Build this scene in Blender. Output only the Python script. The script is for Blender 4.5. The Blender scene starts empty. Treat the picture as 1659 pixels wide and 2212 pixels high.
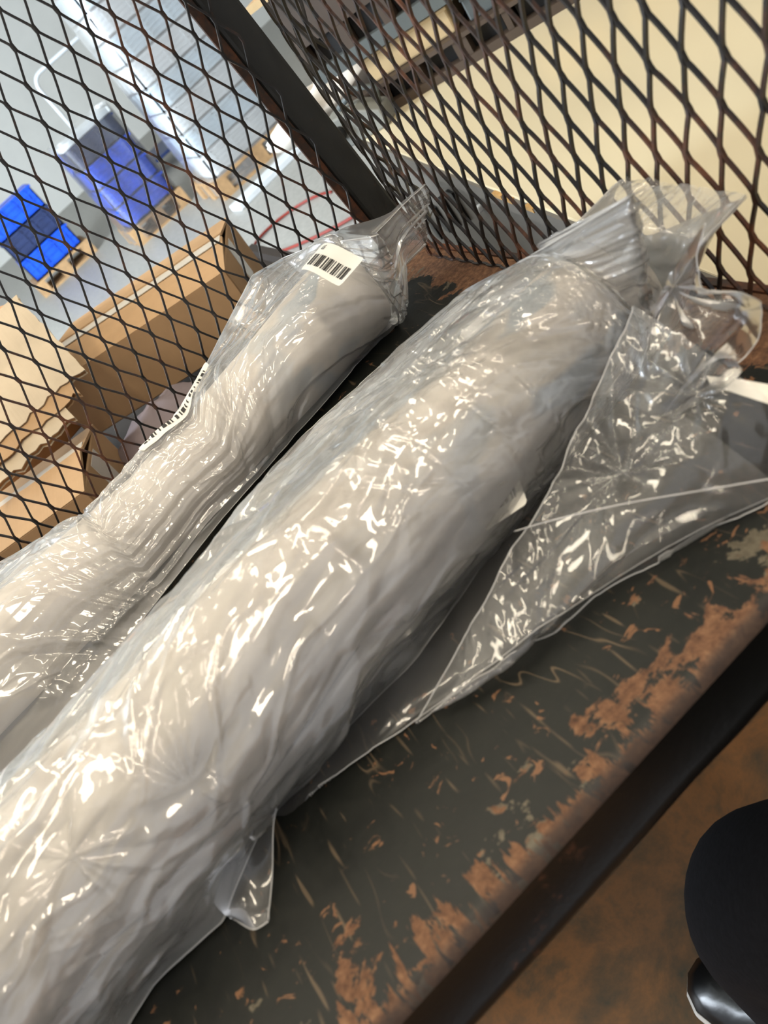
import bpy, bmesh, math, random
import numpy as np
from mathutils import Vector, Matrix

random.seed(7)
scene = bpy.context.scene
COL = scene.collection

# ------------------------------------------------------------------ camera
S = 0.0236                                     # one mesh pitch in metres
R = np.array([[0.6993199315, -0.4460817161, -0.5585362441],
              [-0.7089238012, -0.3327630399, -0.6218486981],
              [0.0915351159, 0.8308308263, -0.5489457721]])   # rows: right, down, forward
CAM = np.array([-0.29412779, -0.83270546, 0.32897453])
FPX = 1796.12
cam_d = bpy.data.cameras.new('camera')
cam = bpy.data.objects.new('camera', cam_d)
COL.objects.link(cam)
M = Matrix([[R[0][i], -R[1][i], -R[2][i], CAM[i]] for i in range(3)] + [[0, 0, 0, 1]])
cam.matrix_world = M
cam_d.sensor_fit = 'VERTICAL'
cam_d.sensor_height = 24.0
cam_d.lens = FPX / 2212.0 * 24.0
cam_d.clip_start = 0.02
cam_d.clip_end = 60
cam_d.dof.use_dof = True
cam_d.dof.focus_distance = 0.80
cam_d.dof.aperture_fstop = 6.5
scene.camera = cam


def at(u, v, x=None, y=None, z=None):
    """world point on the line of sight of photo pixel (u, v) at a given world x, y or z"""
    d = R.T @ np.array([(u - 829.5) / FPX, (v - 1106) / FPX, 1.0])
    i, val = (0, x) if x is not None else ((1, y) if y is not None else (2, z))
    return CAM + d * ((val - CAM[i]) / d[i])


# ------------------------------------------------------------------ light
scene.view_settings.view_transform = 'Standard'
scene.view_settings.look = 'None'
scene.view_settings.gamma = 1.0
scene.view_settings.use_curve_mapping = False
scene.view_settings.exposure = 0.52

scene.cycles.max_bounces = 5
scene.cycles.diffuse_bounces = 3
scene.cycles.glossy_bounces = 2
scene.cycles.transmission_bounces = 4
scene.cycles.transparent_max_bounces = 14
scene.cycles.use_adaptive_sampling = True
scene.cycles.adaptive_threshold = 0.13

FLOOR = -0.85
CEIL = 2.3
world = bpy.data.worlds.new('world')
scene.world = world
world.use_nodes = True
bg = world.node_tree.nodes['Background']
bg.inputs[0].default_value = (0.92, 0.94, 1.0, 1)
bg.inputs[1].default_value = 0.55


def area(name, loc, size, power, color, target=None, sy=None):
    d = bpy.data.lights.new(name, 'AREA')
    d.energy = power
    d.color = color
    d.shape = 'RECTANGLE'
    d.size = size
    d.size_y = sy or size
    o = bpy.data.objects.new(name, d)
    COL.objects.link(o)
    o.location = loc
    if target is not None:
        o.rotation_euler = (Vector(target) - Vector(loc)).to_track_quat('-Z', 'Y').to_euler()
    return o


WARM = (1.0, 0.88, 0.69)
tp = at(1150, 330, z=-0.10)                    # the table top mirrors one of the tubes here
td = (tp - CAM) * np.array([1, 1, -1])
tl_ = tp + td * ((2.2 - tp[2]) / td[2])
area('ceiling_tube_and_fill', (float(tl_[0]), float(tl_[1]), 2.2), 0.16, 15, WARM, sy=1.2)
area('ceiling_tube_and_fill', (0.35, -0.55, 2.2), 0.16, 11, WARM, sy=1.2)
area('ceiling_tube_and_fill', (-1.15, 0.05, 2.2), 0.16, 11, WARM, sy=1.2)
area('ceiling_tube_and_fill', (-0.75, -1.15, 2.2), 0.16, 13, WARM, sy=1.2)
area('ceiling_tube_and_fill', (-0.45, 1.1, 2.2), 0.16, 11, WARM, sy=1.2)
area('ceiling_tube_and_fill', (-2.1, -0.6, 2.2), 0.16, 11, WARM, sy=1.2)
area('ceiling_tube_and_fill', (0.1, -2.3, 2.2), 0.16, 16, WARM, sy=1.2)  # extra lamp added as front fill for the dark side of the rolls
area('left_daylight', (-4.0, 2.6, 1.25), 2.6, 560, (0.80, 0.90, 1.0), target=(0.6, 6.0, -0.3), sy=2.0)  # cool daylight from out of view on the left, no door built

# ------------------------------------------------------------------ helpers


def lin(c):
    return tuple((x / 255 / 12.92) if x / 255 <= 0.04045 else ((x / 255 + 0.055) / 1.055) ** 2.4 for x in c) + (1,)


def link(o, parent=None):
    COL.objects.link(o)
    if parent is not None:
        o.parent = parent
        if parent.type == 'EMPTY':
            o.matrix_parent_inverse = Matrix.Identity(4)
    return o


def tag(o, label=None, cat=None, group=None, kind=None):
    if label: o['label'] = label
    if cat: o['category'] = cat
    if group: o['group'] = group
    if kind: o['kind'] = kind
    return o


def thing(name, label, cat, loc=(0, 0, 0), rot=(0, 0, 0), group=None):
    o = bpy.data.objects.new(name, None)
    o.empty_display_size = 0.05
    o.location = loc
    o.rotation_euler = rot
    COL.objects.link(o)
    return tag(o, label, cat, group)


class MB:
    def __init__(self):
        self.v = []
        self.f = []

    def add(self, verts, faces):
        n = len(self.v)
        self.v += [tuple(map(float, p)) for p in verts]
        self.f += [tuple(i + n for i in f) for f in faces]
        return self

    def box(self, c, s, rot=None):
        x, y, z = s[0] / 2, s[1] / 2, s[2] / 2
        vs = [Vector((a * x, b * y, d * z)) for a in (-1, 1) for b in (-1, 1) for d in (-1, 1)]
        if rot is not None:
            vs = [rot @ p for p in vs]
        vs = [(p.x + c[0], p.y + c[1], p.z + c[2]) for p in vs]
        return self.add(vs, [(0, 1, 3, 2), (4, 6, 7, 5), (0, 4, 5, 1), (2, 3, 7, 6), (0, 2, 6, 4), (1, 5, 7, 3)])

    def tube(self, pts, r, n=8, cap=True):
        pts = [Vector(p) for p in pts]
        rs = r if isinstance(r, (list, tuple)) else [r] * len(pts)
        base = len(self.v)
        up = None
        for i, p in enumerate(pts):
            t = (pts[min(i + 1, len(pts) - 1)] - pts[max(i - 1, 0)]).normalized()
            if up is None:
                up = Vector((0, 0, 1)) if abs(t.z) < 0.9 else Vector((1, 0, 0))
            a = (up - t * up.dot(t)).normalized()
            b = t.cross(a)
            up = a
            for k in range(n):
                an = 2 * math.pi * k / n
                q = p + (a * math.cos(an) + b * math.sin(an)) * rs[i]
                self.v.append((q.x, q.y, q.z))
        for i in range(len(pts) - 1):
            for k in range(n):
                self.f.append((base + i * n + k, base + i * n + (k + 1) % n, base + (i + 1) * n + (k + 1) % n, base + (i + 1) * n + k))
        if cap:
            self.f.append(tuple(base + k for k in range(n))[::-1])
            self.f.append(tuple(base + (len(pts) - 1) * n + k for k in range(n)))
        return self

    def lathe(self, prof, n=32, M=None):
        base = len(self.v)
        for (r, z) in prof:
            for k in range(n):
                a = 2 * math.pi * k / n
                p = Vector((r * math.cos(a), r * math.sin(a), z))
                if M is not None: p = M @ p
                self.v.append(tuple(p))
        for i in range(len(prof) - 1):
            for k in range(n):
                self.f.append((base + i * n + k, base + i * n + (k + 1) % n, base + (i + 1) * n + (k + 1) % n, base + (i + 1) * n + k))
        return self

    def prism(self, poly, ext):
        """poly: list of 3D points (planar), ext: extrusion vector"""
        n = len(poly)
        e = Vector(ext)
        vs = [Vector(p) for p in poly] + [Vector(p) + e for p in poly]
        fs = [tuple(range(n))[::-1], tuple(range(n, 2 * n))] + [(i, (i + 1) % n, n + (i + 1) % n, n + i) for i in range(n)]
        return self.add([tuple(p) for p in vs], fs)

    def build(self, name, mat, parent=None, smooth=False, bevel=0.0, seg=2, solid=0.0):
        me = bpy.data.meshes.new(name)
        me.from_pydata(self.v, [], self.f)
        me.update()
        bm = bmesh.new()
        bm.from_mesh(me)
        bmesh.ops.recalc_face_normals(bm, faces=bm.faces)
        bm.to_mesh(me)
        bm.free()
        if smooth:
            me.polygons.foreach_set('use_smooth', [True] * len(me.polygons))
        me.materials.append(mat)
        o = bpy.data.objects.new(name, me)
        link(o, parent)
        if bevel:
            m = o.modifiers.new('bevel', 'BEVEL')
            m.width = bevel
            m.segments = seg
            m.limit_method = 'ANGLE'
        if solid:
            m = o.modifiers.new('solidify', 'SOLIDIFY')
            m.thickness = solid
        return o


def struct(o):
    o['kind'] = 'structure'
    return o


# ---- numpy noise
def _hash(ix, iy, seed):
    n = (ix.astype(np.int64) * 374761393 + iy.astype(np.int64) * 668265263 + seed * 1442695041) & 0xFFFFFFFF
    n = ((n ^ (n >> 13)) * 1274126177) & 0xFFFFFFFF
    n = n ^ (n >> 16)
    return (n & 0xFFFFFF) / float(0x1000000)


def vnoise(u, v, seed=0):
    iu, iv = np.floor(u), np.floor(v)
    fu, fv = u - iu, v - iv
    fu = fu * fu * fu * (fu * (fu * 6 - 15) + 10)
    fv = fv * fv * fv * (fv * (fv * 6 - 15) + 10)
    a = _hash(iu, iv, seed); b = _hash(iu + 1, iv, seed)
    c = _hash(iu, iv + 1, seed); d = _hash(iu + 1, iv + 1, seed)
    return (a * (1 - fu) + b * fu) * (1 - fv) + (c * (1 - fu) + d * fu) * fv


def fbm(u, v, seed=0, o=3):
    s, a, t = 0, 1.0, 0
    for k in range(o):
        s = s + a * vnoise(u * 2 ** k, v * 2 ** k, seed + k * 17)
        t += a
        a *= 0.5
    return s / t


def ridge(u, v, seed=0):
    return 1 - np.abs(2 * vnoise(u, v, seed) - 1)


def trin(u, v, seed=0):
    """piecewise-linear noise on a triangle lattice: flat facets meeting in sharp creases"""
    s = (u + v) * 0.3660254
    a, b = u + s, v + s
    i, j = np.floor(a), np.floor(b)
    a, b = a - i, b - j
    h00 = _hash(i, j, seed); h11 = _hash(i + 1, j + 1, seed)
    h10 = _hash(i + 1, j, seed); h01 = _hash(i, j + 1, seed)
    return np.where(a > b, h00 * (1 - a) + h10 * (a - b) + h11 * b, h00 * (1 - b) + h01 * (b - a) + h11 * a) - 0.5


def vor_edge(u, v, seed=0):
    """distance to the nearest cell border (cell units)"""
    iu, iv = np.floor(u), np.floor(v)
    f1 = np.full(u.shape, 9.0); f2 = np.full(u.shape, 9.0)
    for a in (-1, 0, 1):
        for b in (-1, 0, 1):
            cu, cv = iu + a, iv + b
            d = np.hypot(u - cu - _hash(cu, cv, seed), v - cv - _hash(cu, cv, seed + 5))
            f2 = np.minimum(f2, np.maximum(f1, d))
            f1 = np.minimum(f1, d)
    return (f2 - f1) * 0.5


# ------------------------------------------------------------------ materials
def newmat(name):
    m = bpy.data.materials.new(name)
    m.use_nodes = True
    nt = m.node_tree
    for n in list(nt.nodes): nt.nodes.remove(n)
    out = nt.nodes.new('ShaderNodeOutputMaterial')
    return m, nt, out


def N(nt, kind, **kw):
    n = nt.nodes.new(kind)
    for k, v in kw.items():
        if k in n.inputs.keys(): n.inputs[k].default_value = v
        else: setattr(n, k, v)
    return n


def ramp(nt, fac, stops, interp='LINEAR'):
    r = nt.nodes.new('ShaderNodeValToRGB')
    r.color_ramp.interpolation = interp
    els = r.color_ramp.elements
    while len(els) < len(stops): els.new(0.5)
    for e, (p, c) in zip(els, stops):
        e.position = p
        e.color = c if len(c) == 4 else (*c, 1)
    nt.links.new(fac, r.inputs[0])
    return r


def mixc(nt, fac, a, b):
    m = nt.nodes.new('ShaderNodeMix')
    m.data_type = 'RGBA'
    for sock, val in ((0, fac), (6, a), (7, b)):
        if hasattr(val, 'is_linked') or hasattr(val, 'links'): nt.links.new(val, m.inputs[sock])
        else: m.inputs[sock].default_value = val
    return m.outputs[2]


def math_(nt, op, a, b=None, c=None):
    m = nt.nodes.new('ShaderNodeMath')
    m.operation = op
    m.use_clamp = False
    for i, val in enumerate((a, b, c)):
        if val is None: continue
        if isinstance(val, (int, float)): m.inputs[i].default_value = val
        else: nt.links.new(val, m.inputs[i])
    return m.outputs[0]


def coords(nt, scale=(1, 1, 1), obj=False, rot=(0, 0, 0)):
    if obj:
        g = nt.nodes.new('ShaderNodeTexCoord').outputs['Object']
    else:
        g = nt.nodes.new('ShaderNodeNewGeometry').outputs['Position']
    mp = nt.nodes.new('ShaderNodeMapping')
    mp.inputs['Scale'].default_value = scale
    mp.inputs['Rotation'].default_value = rot
    nt.links.new(g, mp.inputs[0])
    return mp.outputs[0]


def noise(nt, vec, scale, detail=4, rough=0.55, dist=0.0):
    n = nt.nodes.new('ShaderNodeTexNoise')
    n.inputs['Scale'].default_value = scale
    n.inputs['Detail'].default_value = detail
    n.inputs['Roughness'].default_value = rough
    n.inputs['Distortion'].default_value = dist
    nt.links.new(vec, n.inputs['Vector'])
    return n.outputs[0]


def bump(nt, h, strength=0.3, dist=0.002):
    b = nt.nodes.new('ShaderNodeBump')
    b.inputs['Strength'].default_value = strength
    b.inputs['Distance'].default_value = dist
    nt.links.new(h, b.inputs['Height'])
    return b.outputs[0]


def principled(nt, out, color, rough=0.6, metal=0.0, spec=0.5, normal=None):
    p = nt.nodes.new('ShaderNodeBsdfPrincipled')
    for key, val in (('Base Color', color), ('Roughness', rough), ('Metallic', metal), ('Specular IOR Level', spec), ('Normal', normal)):
        if val is None: continue
        if hasattr(val, 'links'): nt.links.new(val, p.inputs[key])
        else: p.inputs[key].default_value = val
    nt.links.new(p.outputs[0], out.inputs[0])
    return p


def simple(name, rgb, rough=0.6, var=0.12, scale=14, metal=0.0, spec=0.4, bumps=0.15):
    m, nt, out = newmat(name)
    c = coords(nt, obj=True)
    n = noise(nt, c, scale, 5)
    a = lin(rgb)
    lo = tuple(x * (1 - var) for x in a[:3]) + (1,)
    hi = tuple(min(1, x * (1 + var)) for x in a[:3]) + (1,)
    r = ramp(nt, n, [(0.3, lo), (0.7, hi)])
    principled(nt, out, r.outputs[0], rough, metal, spec, bump(nt, n, bumps, 0.002))
    return m


def mat_black_paint(name, rust_lo=0.60, rust_hi=0.68, base=(30, 28, 26), rough=0.42):
    m, nt, out = newmat(name)
    c = coords(nt)
    n1 = noise(nt, c, 7, 4, 0.6)
    n2 = noise(nt, c, 60, 4, 0.7)
    mask = ramp(nt, math_(nt, 'ADD', math_(nt, 'MULTIPLY', n1, 0.7), math_(nt, 'MULTIPLY', n2, 0.3)),
                [(rust_lo - 0.08, (0, 0, 0)), (rust_hi - 0.05, (1, 1, 1))])
    rust = ramp(nt, n2, [(0.3, lin((70, 42, 28))), (0.7, lin((122, 74, 46)))])
    col = mixc(nt, mask.outputs[0], lin(base), rust.outputs[0])
    rg = math_(nt, 'MULTIPLY_ADD', mask.outputs[0], 0.4, rough)
    principled(nt, out, col, rg, 0.0, 0.45, bump(nt, n2, 0.35, 0.0012))
    return m


def mat_shelf():
    """dark painted steel deck, scratched, chipped to primer and rust along the front edge and the far end"""
    m, nt, out = newmat('worn_dark_paint')
    c = coords(nt)
    sep = nt.nodes.new('ShaderNodeSeparateXYZ')
    nt.links.new(c, sep.inputs[0])
    X, Y, Z = sep.outputs
    n_big = noise(nt, coords(nt, (9, 16, 9), rot=(0, 0, 0.15)), 1.0, 6, 0.62, 0.4)
    n_mid = noise(nt, c, 42, 5, 0.65, 0.3)
    n_fine = noise(nt, c, 240, 3, 0.6)
    # distance to the front edge / to the end / to the back
    df = math_(nt, 'ADD', Y, 0.612)
    near_f = math_(nt, 'SUBTRACT', 1.0, math_(nt, 'DIVIDE', df, 0.10))
    near_f = math_(nt, 'MAXIMUM', near_f, -0.15)
    de = math_(nt, 'ADD', math_(nt, 'MULTIPLY', X, -1.0), 0.0)
    near_e = math_(nt, 'MAXIMUM', math_(nt, 'SUBTRACT', 1.0, math_(nt, 'DIVIDE', de, 0.07)), -0.1)
    comb = math_(nt, 'ADD', math_(nt, 'MULTIPLY', n_big, 0.8), math_(nt, 'MULTIPLY', n_mid, 0.48))
    wear = math_(nt, 'ADD', comb, math_(nt, 'MULTIPLY', near_f, 0.22))
    wear = math_(nt, 'ADD', wear, math_(nt, 'MULTIPLY', near_e, 0.42))
    primer = ramp(nt, wear, [(0.845, (0, 0, 0)), (0.855, (1, 1, 1))])
    wear2 = math_(nt, 'ADD', math_(nt, 'ADD', math_(nt, 'MULTIPLY', noise(nt, coords(nt, (13, 24, 13)), 1.0, 6, 0.7, 0.5), 0.75), math_(nt, 'MULTIPLY', n_mid, 0.55)),
                  math_(nt, 'ADD', math_(nt, 'MULTIPLY', near_f, 0.24), math_(nt, 'MULTIPLY', near_e, 0.5)))
    streak = noise(nt, coords(nt, (95, 22, 20), rot=(0, 0, 0.25)), 1.0, 4, 0.65, 0.3)
    band = math_(nt, 'MULTIPLY_ADD', math_(nt, 'MAXIMUM', math_(nt, 'SUBTRACT', 1.0, math_(nt, 'DIVIDE', df, 0.042)), -0.8), 0.26, streak)
    wear2 = math_(nt, 'MAXIMUM', wear2, math_(nt, 'MULTIPLY_ADD', math_(nt, 'SUBTRACT', band, 0.72), 1.0, 0.87))
    rustm = ramp(nt, wear2, [(0.86, (0, 0, 0)), (0.885, (1, 1, 1))])
    # small chips
    n_chip = noise(nt, coords(nt, (1, 1, 1)), 75, 5, 0.6, 1.2)
    chip = ramp(nt, math_(nt, 'ADD', n_chip, math_(nt, 'MULTIPLY', n_big, 0.25)), [(0.765, (0, 0, 0)), (0.79, (1, 1, 1))])
    # scratches: thin lines in several directions
    scr = None
    for ang, sc, th in ((0.5, 44, 0.009), (1.25, 38, 0.008), (-0.6, 40, 0.008), (-1.2, 50, 0.008)):
        g = coords(nt, (sc * 0.8, sc * 0.16, 1), rot=(0, 0, ang))
        k = noise(nt, g, 1.0, 2, 0.5, 0.3)
        l = ramp(nt, math_(nt, 'ABSOLUTE', math_(nt, 'SUBTRACT', k, 0.5)), [(0.0, (1, 1, 1)), (th, (0, 0, 0))])
        g2 = noise(nt, coords(nt, (7, 7, 7), rot=(0, 0, ang * 3)), 1.3, 3, 0.6)
        l2 = math_(nt, 'MULTIPLY', l.outputs[0], ramp(nt, g2, [(0.56, (0, 0, 0)), (0.66, (1, 1, 1))]).outputs[0])
        scr = l2 if scr is None else math_(nt, 'MAXIMUM', scr, l2)
    for ang, sc, th in ((0.2, 170, 0.010), (-0.5, 150, 0.010), (0.9, 190, 0.012)):
        k = noise(nt, coords(nt, (sc, sc * 0.13, 1), rot=(0, 0, ang)), 1.0, 1, 0.5, 0.2)
        l = ramp(nt, k, [(0.70, (0, 0, 0)), (0.76, (1, 1, 1))]).outputs[0]
        scr = math_(nt, 'MAXIMUM', scr, math_(nt, 'MULTIPLY', l, 0.75))
    paint = ramp(nt, n_mid, [(0.25, lin((17, 19, 17))), (0.75, lin((30, 31, 27)))])
    col = mixc(nt, math_(nt, 'MULTIPLY', scr, 0.55), paint.outputs[0], lin((122, 104, 82)))
    col = mixc(nt, primer.outputs[0], col, ramp(nt, n_fine, [(0.3, lin((76, 70, 58))), (0.7, lin((100, 93, 78)))]).outputs[0])
    n_rust = noise(nt, c, 150, 5, 0.75)
    rust = ramp(nt, n_rust, [(0.3, lin((62, 44, 34))), (0.5, lin((104, 74, 54))), (0.7, lin((134, 102, 76)))])
    col = mixc(nt, rustm.outputs[0], col, rust.outputs[0])
    col = mixc(nt, math_(nt, 'MULTIPLY', chip.outputs[0], 0.9), col, lin((120, 86, 60)))
    bare = ramp(nt, math_(nt, 'MULTIPLY_ADD', n_mid, -0.005, df), [(0.0, (1, 1, 1)), (0.003, (0, 0, 0))]).outputs[0]
    col = mixc(nt, math_(nt, 'MULTIPLY', bare, 0.75), col, lin((58, 52, 49)))
    rg = math_(nt, 'MULTIPLY_ADD', rustm.outputs[0], 0.3, math_(nt, 'MULTIPLY_ADD', n_mid, 0.25, 0.36))
    principled(nt, out, col, rg, 0.0, 0.3, bump(nt, n_fine, 0.25, 0.0005))
    return m


def mat_film(name, haze=0.10, fine=1.0, tint=(0.988, 0.988, 0.985), rough=0.07, refl=2.3):
    """thin clear polythene: passes light, mirrors at its crinkles, slightly milky"""
    m, nt, out = newmat(name)
    tr = N(nt, 'ShaderNodeBsdfTransparent'); tr.inputs[0].default_value = (*tint, 1)
    gl = N(nt, 'ShaderNodeBsdfGlossy'); gl.inputs['Roughness'].default_value = rough; gl.inputs[0].default_value = (0.95, 0.95, 0.95, 1)
    gl2 = N(nt, 'ShaderNodeBsdfGlossy'); gl2.inputs['Roughness'].default_value = 0.34; gl2.inputs[0].default_value = (0.95, 0.95, 0.95, 1)
    gm = nt.nodes.new('ShaderNodeMixShader'); gm.inputs[0].default_value = 0.45
    nt.links.new(gl.outputs[0], gm.inputs[1]); nt.links.new(gl2.outputs[0], gm.inputs[2])
    df = N(nt, 'ShaderNodeBsdfDiffuse'); df.inputs[0].default_value = (0.93, 0.92, 0.90, 1)
    tl = N(nt, 'ShaderNodeBsdfTranslucent'); tl.inputs[0].default_value = (0.93, 0.92, 0.90, 1)
    dm = nt.nodes.new('ShaderNodeMixShader'); dm.inputs[0].default_value = 0.3
    nt.links.new(df.outputs[0], dm.inputs[1]); nt.links.new(tl.outputs[0], dm.inputs[2])
    hz = nt.nodes.new('ShaderNodeMixShader'); hz.inputs[0].default_value = haze
    nt.links.new(tr.outputs[0], hz.inputs[1]); nt.links.new(dm.outputs[0], hz.inputs[2])
    fr = N(nt, 'ShaderNodeFresnel', IOR=1.5)
    fac = math_(nt, 'MINIMUM', math_(nt, 'MULTIPLY', fr.outputs[0], refl), 0.75)
    mx = nt.nodes.new('ShaderNodeMixShader')
    nt.links.new(fac, mx.inputs[0])
    nt.links.new(hz.outputs[0], mx.inputs[1]); nt.links.new(gm.outputs[0], mx.inputs[2])
    nt.links.new(mx.outputs[0], out.inputs[0])
    return m


def mat_roll():
    """off-white foam roll, pale blue print near the visible end"""
    m, nt, out = newmat('white_foam')
    c = coords(nt)
    sep = nt.nodes.new('ShaderNodeSeparateXYZ'); nt.links.new(c, sep.inputs[0])
    n = noise(nt, c, 26, 3, 0.5)
    n2 = noise(nt, coords(nt, (16, 26, 26)), 1.0, 2, 0.5, 0.5)
    zone = ramp(nt, sep.outputs[0], [(0.0, (0, 0, 0)), (1.0, (1, 1, 1))]).outputs[0]
    xr = nt.nodes.new('ShaderNodeMapRange')
    nt.links.new(sep.outputs[0], xr.inputs[0])
    xr.inputs[1].default_value = -0.26; xr.inputs[2].default_value = -0.12
    blue = math_(nt, 'MULTIPLY', xr.outputs[0], ramp(nt, n2, [(0.52, (0, 0, 0)), (0.60, (1, 1, 1))]).outputs[0])
    col = mixc(nt, math_(nt, 'MULTIPLY', blue, 0.75), ramp(nt, n, [(0.3, lin((206, 199, 191))), (0.7, lin((224, 218, 210)))]).outputs[0], lin((150, 172, 190)))
    principled(nt, out, col, 0.65, 0.0, 0.3, bump(nt, n, 0.2, 0.004))
    return m


def mat_floor():
    m, nt, out = newmat('stained_concrete')
    c = coords(nt)
    sep = nt.nodes.new('ShaderNodeSeparateXYZ'); nt.links.new(c, sep.inputs[0])
    n1 = noise(nt, c, 6.5, 6, 0.68, 0.2)
    n2 = noise(nt, c, 38, 4, 0.6)
    brown = ramp(nt, n1, [(0.34, lin((62, 58, 44))), (0.44, lin((100, 74, 46))), (0.56, lin((136, 92, 50))), (0.66, lin((96, 74, 48))), (0.8, lin((70, 64, 48)))])
    grey = ramp(nt, n2, [(0.3, lin((150, 148, 142))), (0.7, lin((172, 170, 163)))])
    far = nt.nodes.new('ShaderNodeMapRange')
    nt.links.new(math_(nt, 'ADD', sep.outputs[1], math_(nt, 'MULTIPLY', n1, 0.8)), far.inputs[0])
    far.inputs[1].default_value = 0.7; far.inputs[2].default_value = 1.5
    col = mixc(nt, far.outputs[0], brown.outputs[0], grey.outputs[0])
    principled(nt, out, col, 0.45, 0.0, 0.4, bump(nt, n2, 0.15, 0.002))
    return m


def mat_cardboard(name, rgb, dark=0.8):
    m, nt, out = newmat(name)
    c = coords(nt, obj=True)
    n = noise(nt, c, 9, 5, 0.6)
    fl = noise(nt, coords(nt, (260, 8, 8), obj=True), 1.0, 2)
    a = lin(rgb)
    col = ramp(nt, n, [(0.3, tuple(x * dark for x in a[:3])), (0.65, a[:3])])
    principled(nt, out, col.outputs[0], 0.85, 0.0, 0.2, bump(nt, fl, 0.12, 0.002))
    return m


M_SHELF = mat_shelf()
M_MESH = mat_black_paint('mesh_paint', 0.585, 0.74, (26, 23, 21))
M_POST = mat_black_paint('post_paint', 0.62, 0.72, (26, 26, 23), 0.5)
M_LIP = mat_black_paint('edge_paint', 0.68, 0.76, (9, 9, 8), 0.4)
M_RUSTY = mat_black_paint('rusty_steel', 0.48, 0.62, (40, 32, 26), 0.6)
M_FILM = mat_film('clear_film', 0.19, 1.0)
M_FILM_LOOSE = mat_film('loose_film', 0.06, 0.7, refl=1.6)
M_FILM_OUT = mat_film('outer_film', 0.07, 0.8, rough=0.05)
M_SEAM = mat_film('film_seam', 0.5, 0.0)
M_ROLL = mat_roll()
M_FLOOR = mat_floor()
M_PAPER = simple('label_paper', (232, 228, 218), 0.7, 0.03, 30, bumps=0.02)
M_INK = simple('label_ink', (48, 44, 38), 0.7, 0.05, 30, bumps=0.0)

# ------------------------------------------------------------------ setting
struct(MB().box((0.5, 4.0, FLOOR - 0.05), (13, 15, 0.1)).build('floor', M_FLOOR))
M_WALL = simple('white_wall', (214, 214, 208), 0.7, 0.04, 3, bumps=0.05)
struct(MB().box((0.5, 11.55, FLOOR + 1.6), (13, 0.1, 3.2)).build('wall_back', M_WALL))
struct(MB().box((7.05, 4.0, FLOOR + 1.6), (0.1, 15, 3.2)).build('wall_right', M_WALL))
struct(MB().box((0.5, 4.0, CEIL + 0.05), (13, 15, 0.1)).build('ceiling', simple('ceiling_paint', (205, 202, 194), 0.8, 0.05, 4)))

# ------------------------------------------------------------------ the mesh-sided cart
cart = thing('mesh_sided_cart', 'black steel shelf cart with expanded metal sides, rusty worn deck and front edge', 'cart', (-0.6, -0.3, FLOOR))
CO = Vector((-0.6, -0.3, FLOOR))


def cpart(mb, name, mat, **kw):
    mb.v = [(p[0] - CO.x, p[1] - CO.y, p[2] - CO.z) for p in mb.v]
    return mb.build(name, mat, cart, **kw)


XL, XR, YF, YB = -1.24, 0.012, -0.612, 0.03
# deck: plate with rounded front lip, profile swept along x
prof = [(YB, 0.0), (YF + 0.05, 0.0), (YF + 0.009, 0.0)]
for k in range(1, 7):
    a = math.pi / 2 * k / 6
    prof.append((YF + 0.009 - 0.009 * math.sin(a), -0.009 + 0.009 * math.cos(a)))
prof_lip = [prof[-1], (YF + 0.001, -0.036), (YF - 0.002, -0.040), (YF - 0.003, -0.045), (YF - 0.001, -0.050), (YF + 0.006, -0.052), (YF + 0.010, -0.048), (YF + 0.010, -0.010)]
deck = MB()
xs = np.linspace(XL, XR, 40)
vs = [(x, y, z) for x in xs for (y, z) in prof]
n = len(prof)
deck.add(vs, [(i * n + j, i * n + j + 1, (i + 1) * n + j + 1, (i + 1) * n + j) for i in range(len(xs) - 1) for j in range(n - 1)])
deck_o = cpart(deck, 'deck', M_SHELF, smooth=True)
lip = MB()
n = len(prof_lip)
rng = np.random.RandomState(3)
vs = []
for x in xs:
    jit = rng.normal(0, 0.0002)
    vs += [(x, y + (jit if j > 1 else 0), z + (jit * 1.5 if j > 2 else 0)) for j, (y, z) in enumerate(prof_lip)]
lip.add(vs, [(i * n + j, i * n + j + 1, (i + 1) * n + j + 1, (i + 1) * n + j) for i in range(len(xs) - 1) for j in range(n - 1)])
cpart(lip, 'front_lip', M_LIP, smooth=True)
# underside, end and back edges
cpart(MB().box(((XL + XR) / 2, (YF + YB) / 2 + 0.012, -0.006), (XR - XL - 0.002, YB - YF - 0.03, 0.008)), 'deck_underside', M_LIP)
cpart(MB().box((XR + 0.003, (YF + YB) / 2, -0.018), (0.006, YB - YF, 0.04)), 'end_rail', M_RUSTY)
cpart(MB().box(((XL + XR) / 2, YB + 0.003, -0.018), (XR - XL, 0.006, 0.04)), 'back_rail', M_RUSTY)

TOPZ = 0.70
# corner post (angle iron with a flat strip holding the mesh) and three plain legs
def leaning(x0, y0, wx, wy, zs=(FLOOR, 0.0, TOPZ), lean=-0.07):
    mb = MB()
    vs = []
    for z in zs:
        x = x0 + lean * max(z, 0)
        vs += [(x - wx / 2, y0 - wy / 2, z), (x + wx / 2, y0 - wy / 2, z), (x + wx / 2, y0 + wy / 2, z), (x - wx / 2, y0 + wy / 2, z)]
    fs = [(0, 3, 2, 1)] + [(i * 4 + k, i * 4 + (k + 1) % 4, (i + 1) * 4 + (k + 1) % 4, (i + 1) * 4 + k) for i in range(len(zs) - 1) for k in range(4)]
    n_ = (len(zs) - 1) * 4
    fs.append((n_, n_ + 1, n_ + 2, n_ + 3))
    return mb.add(vs, fs)


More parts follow.
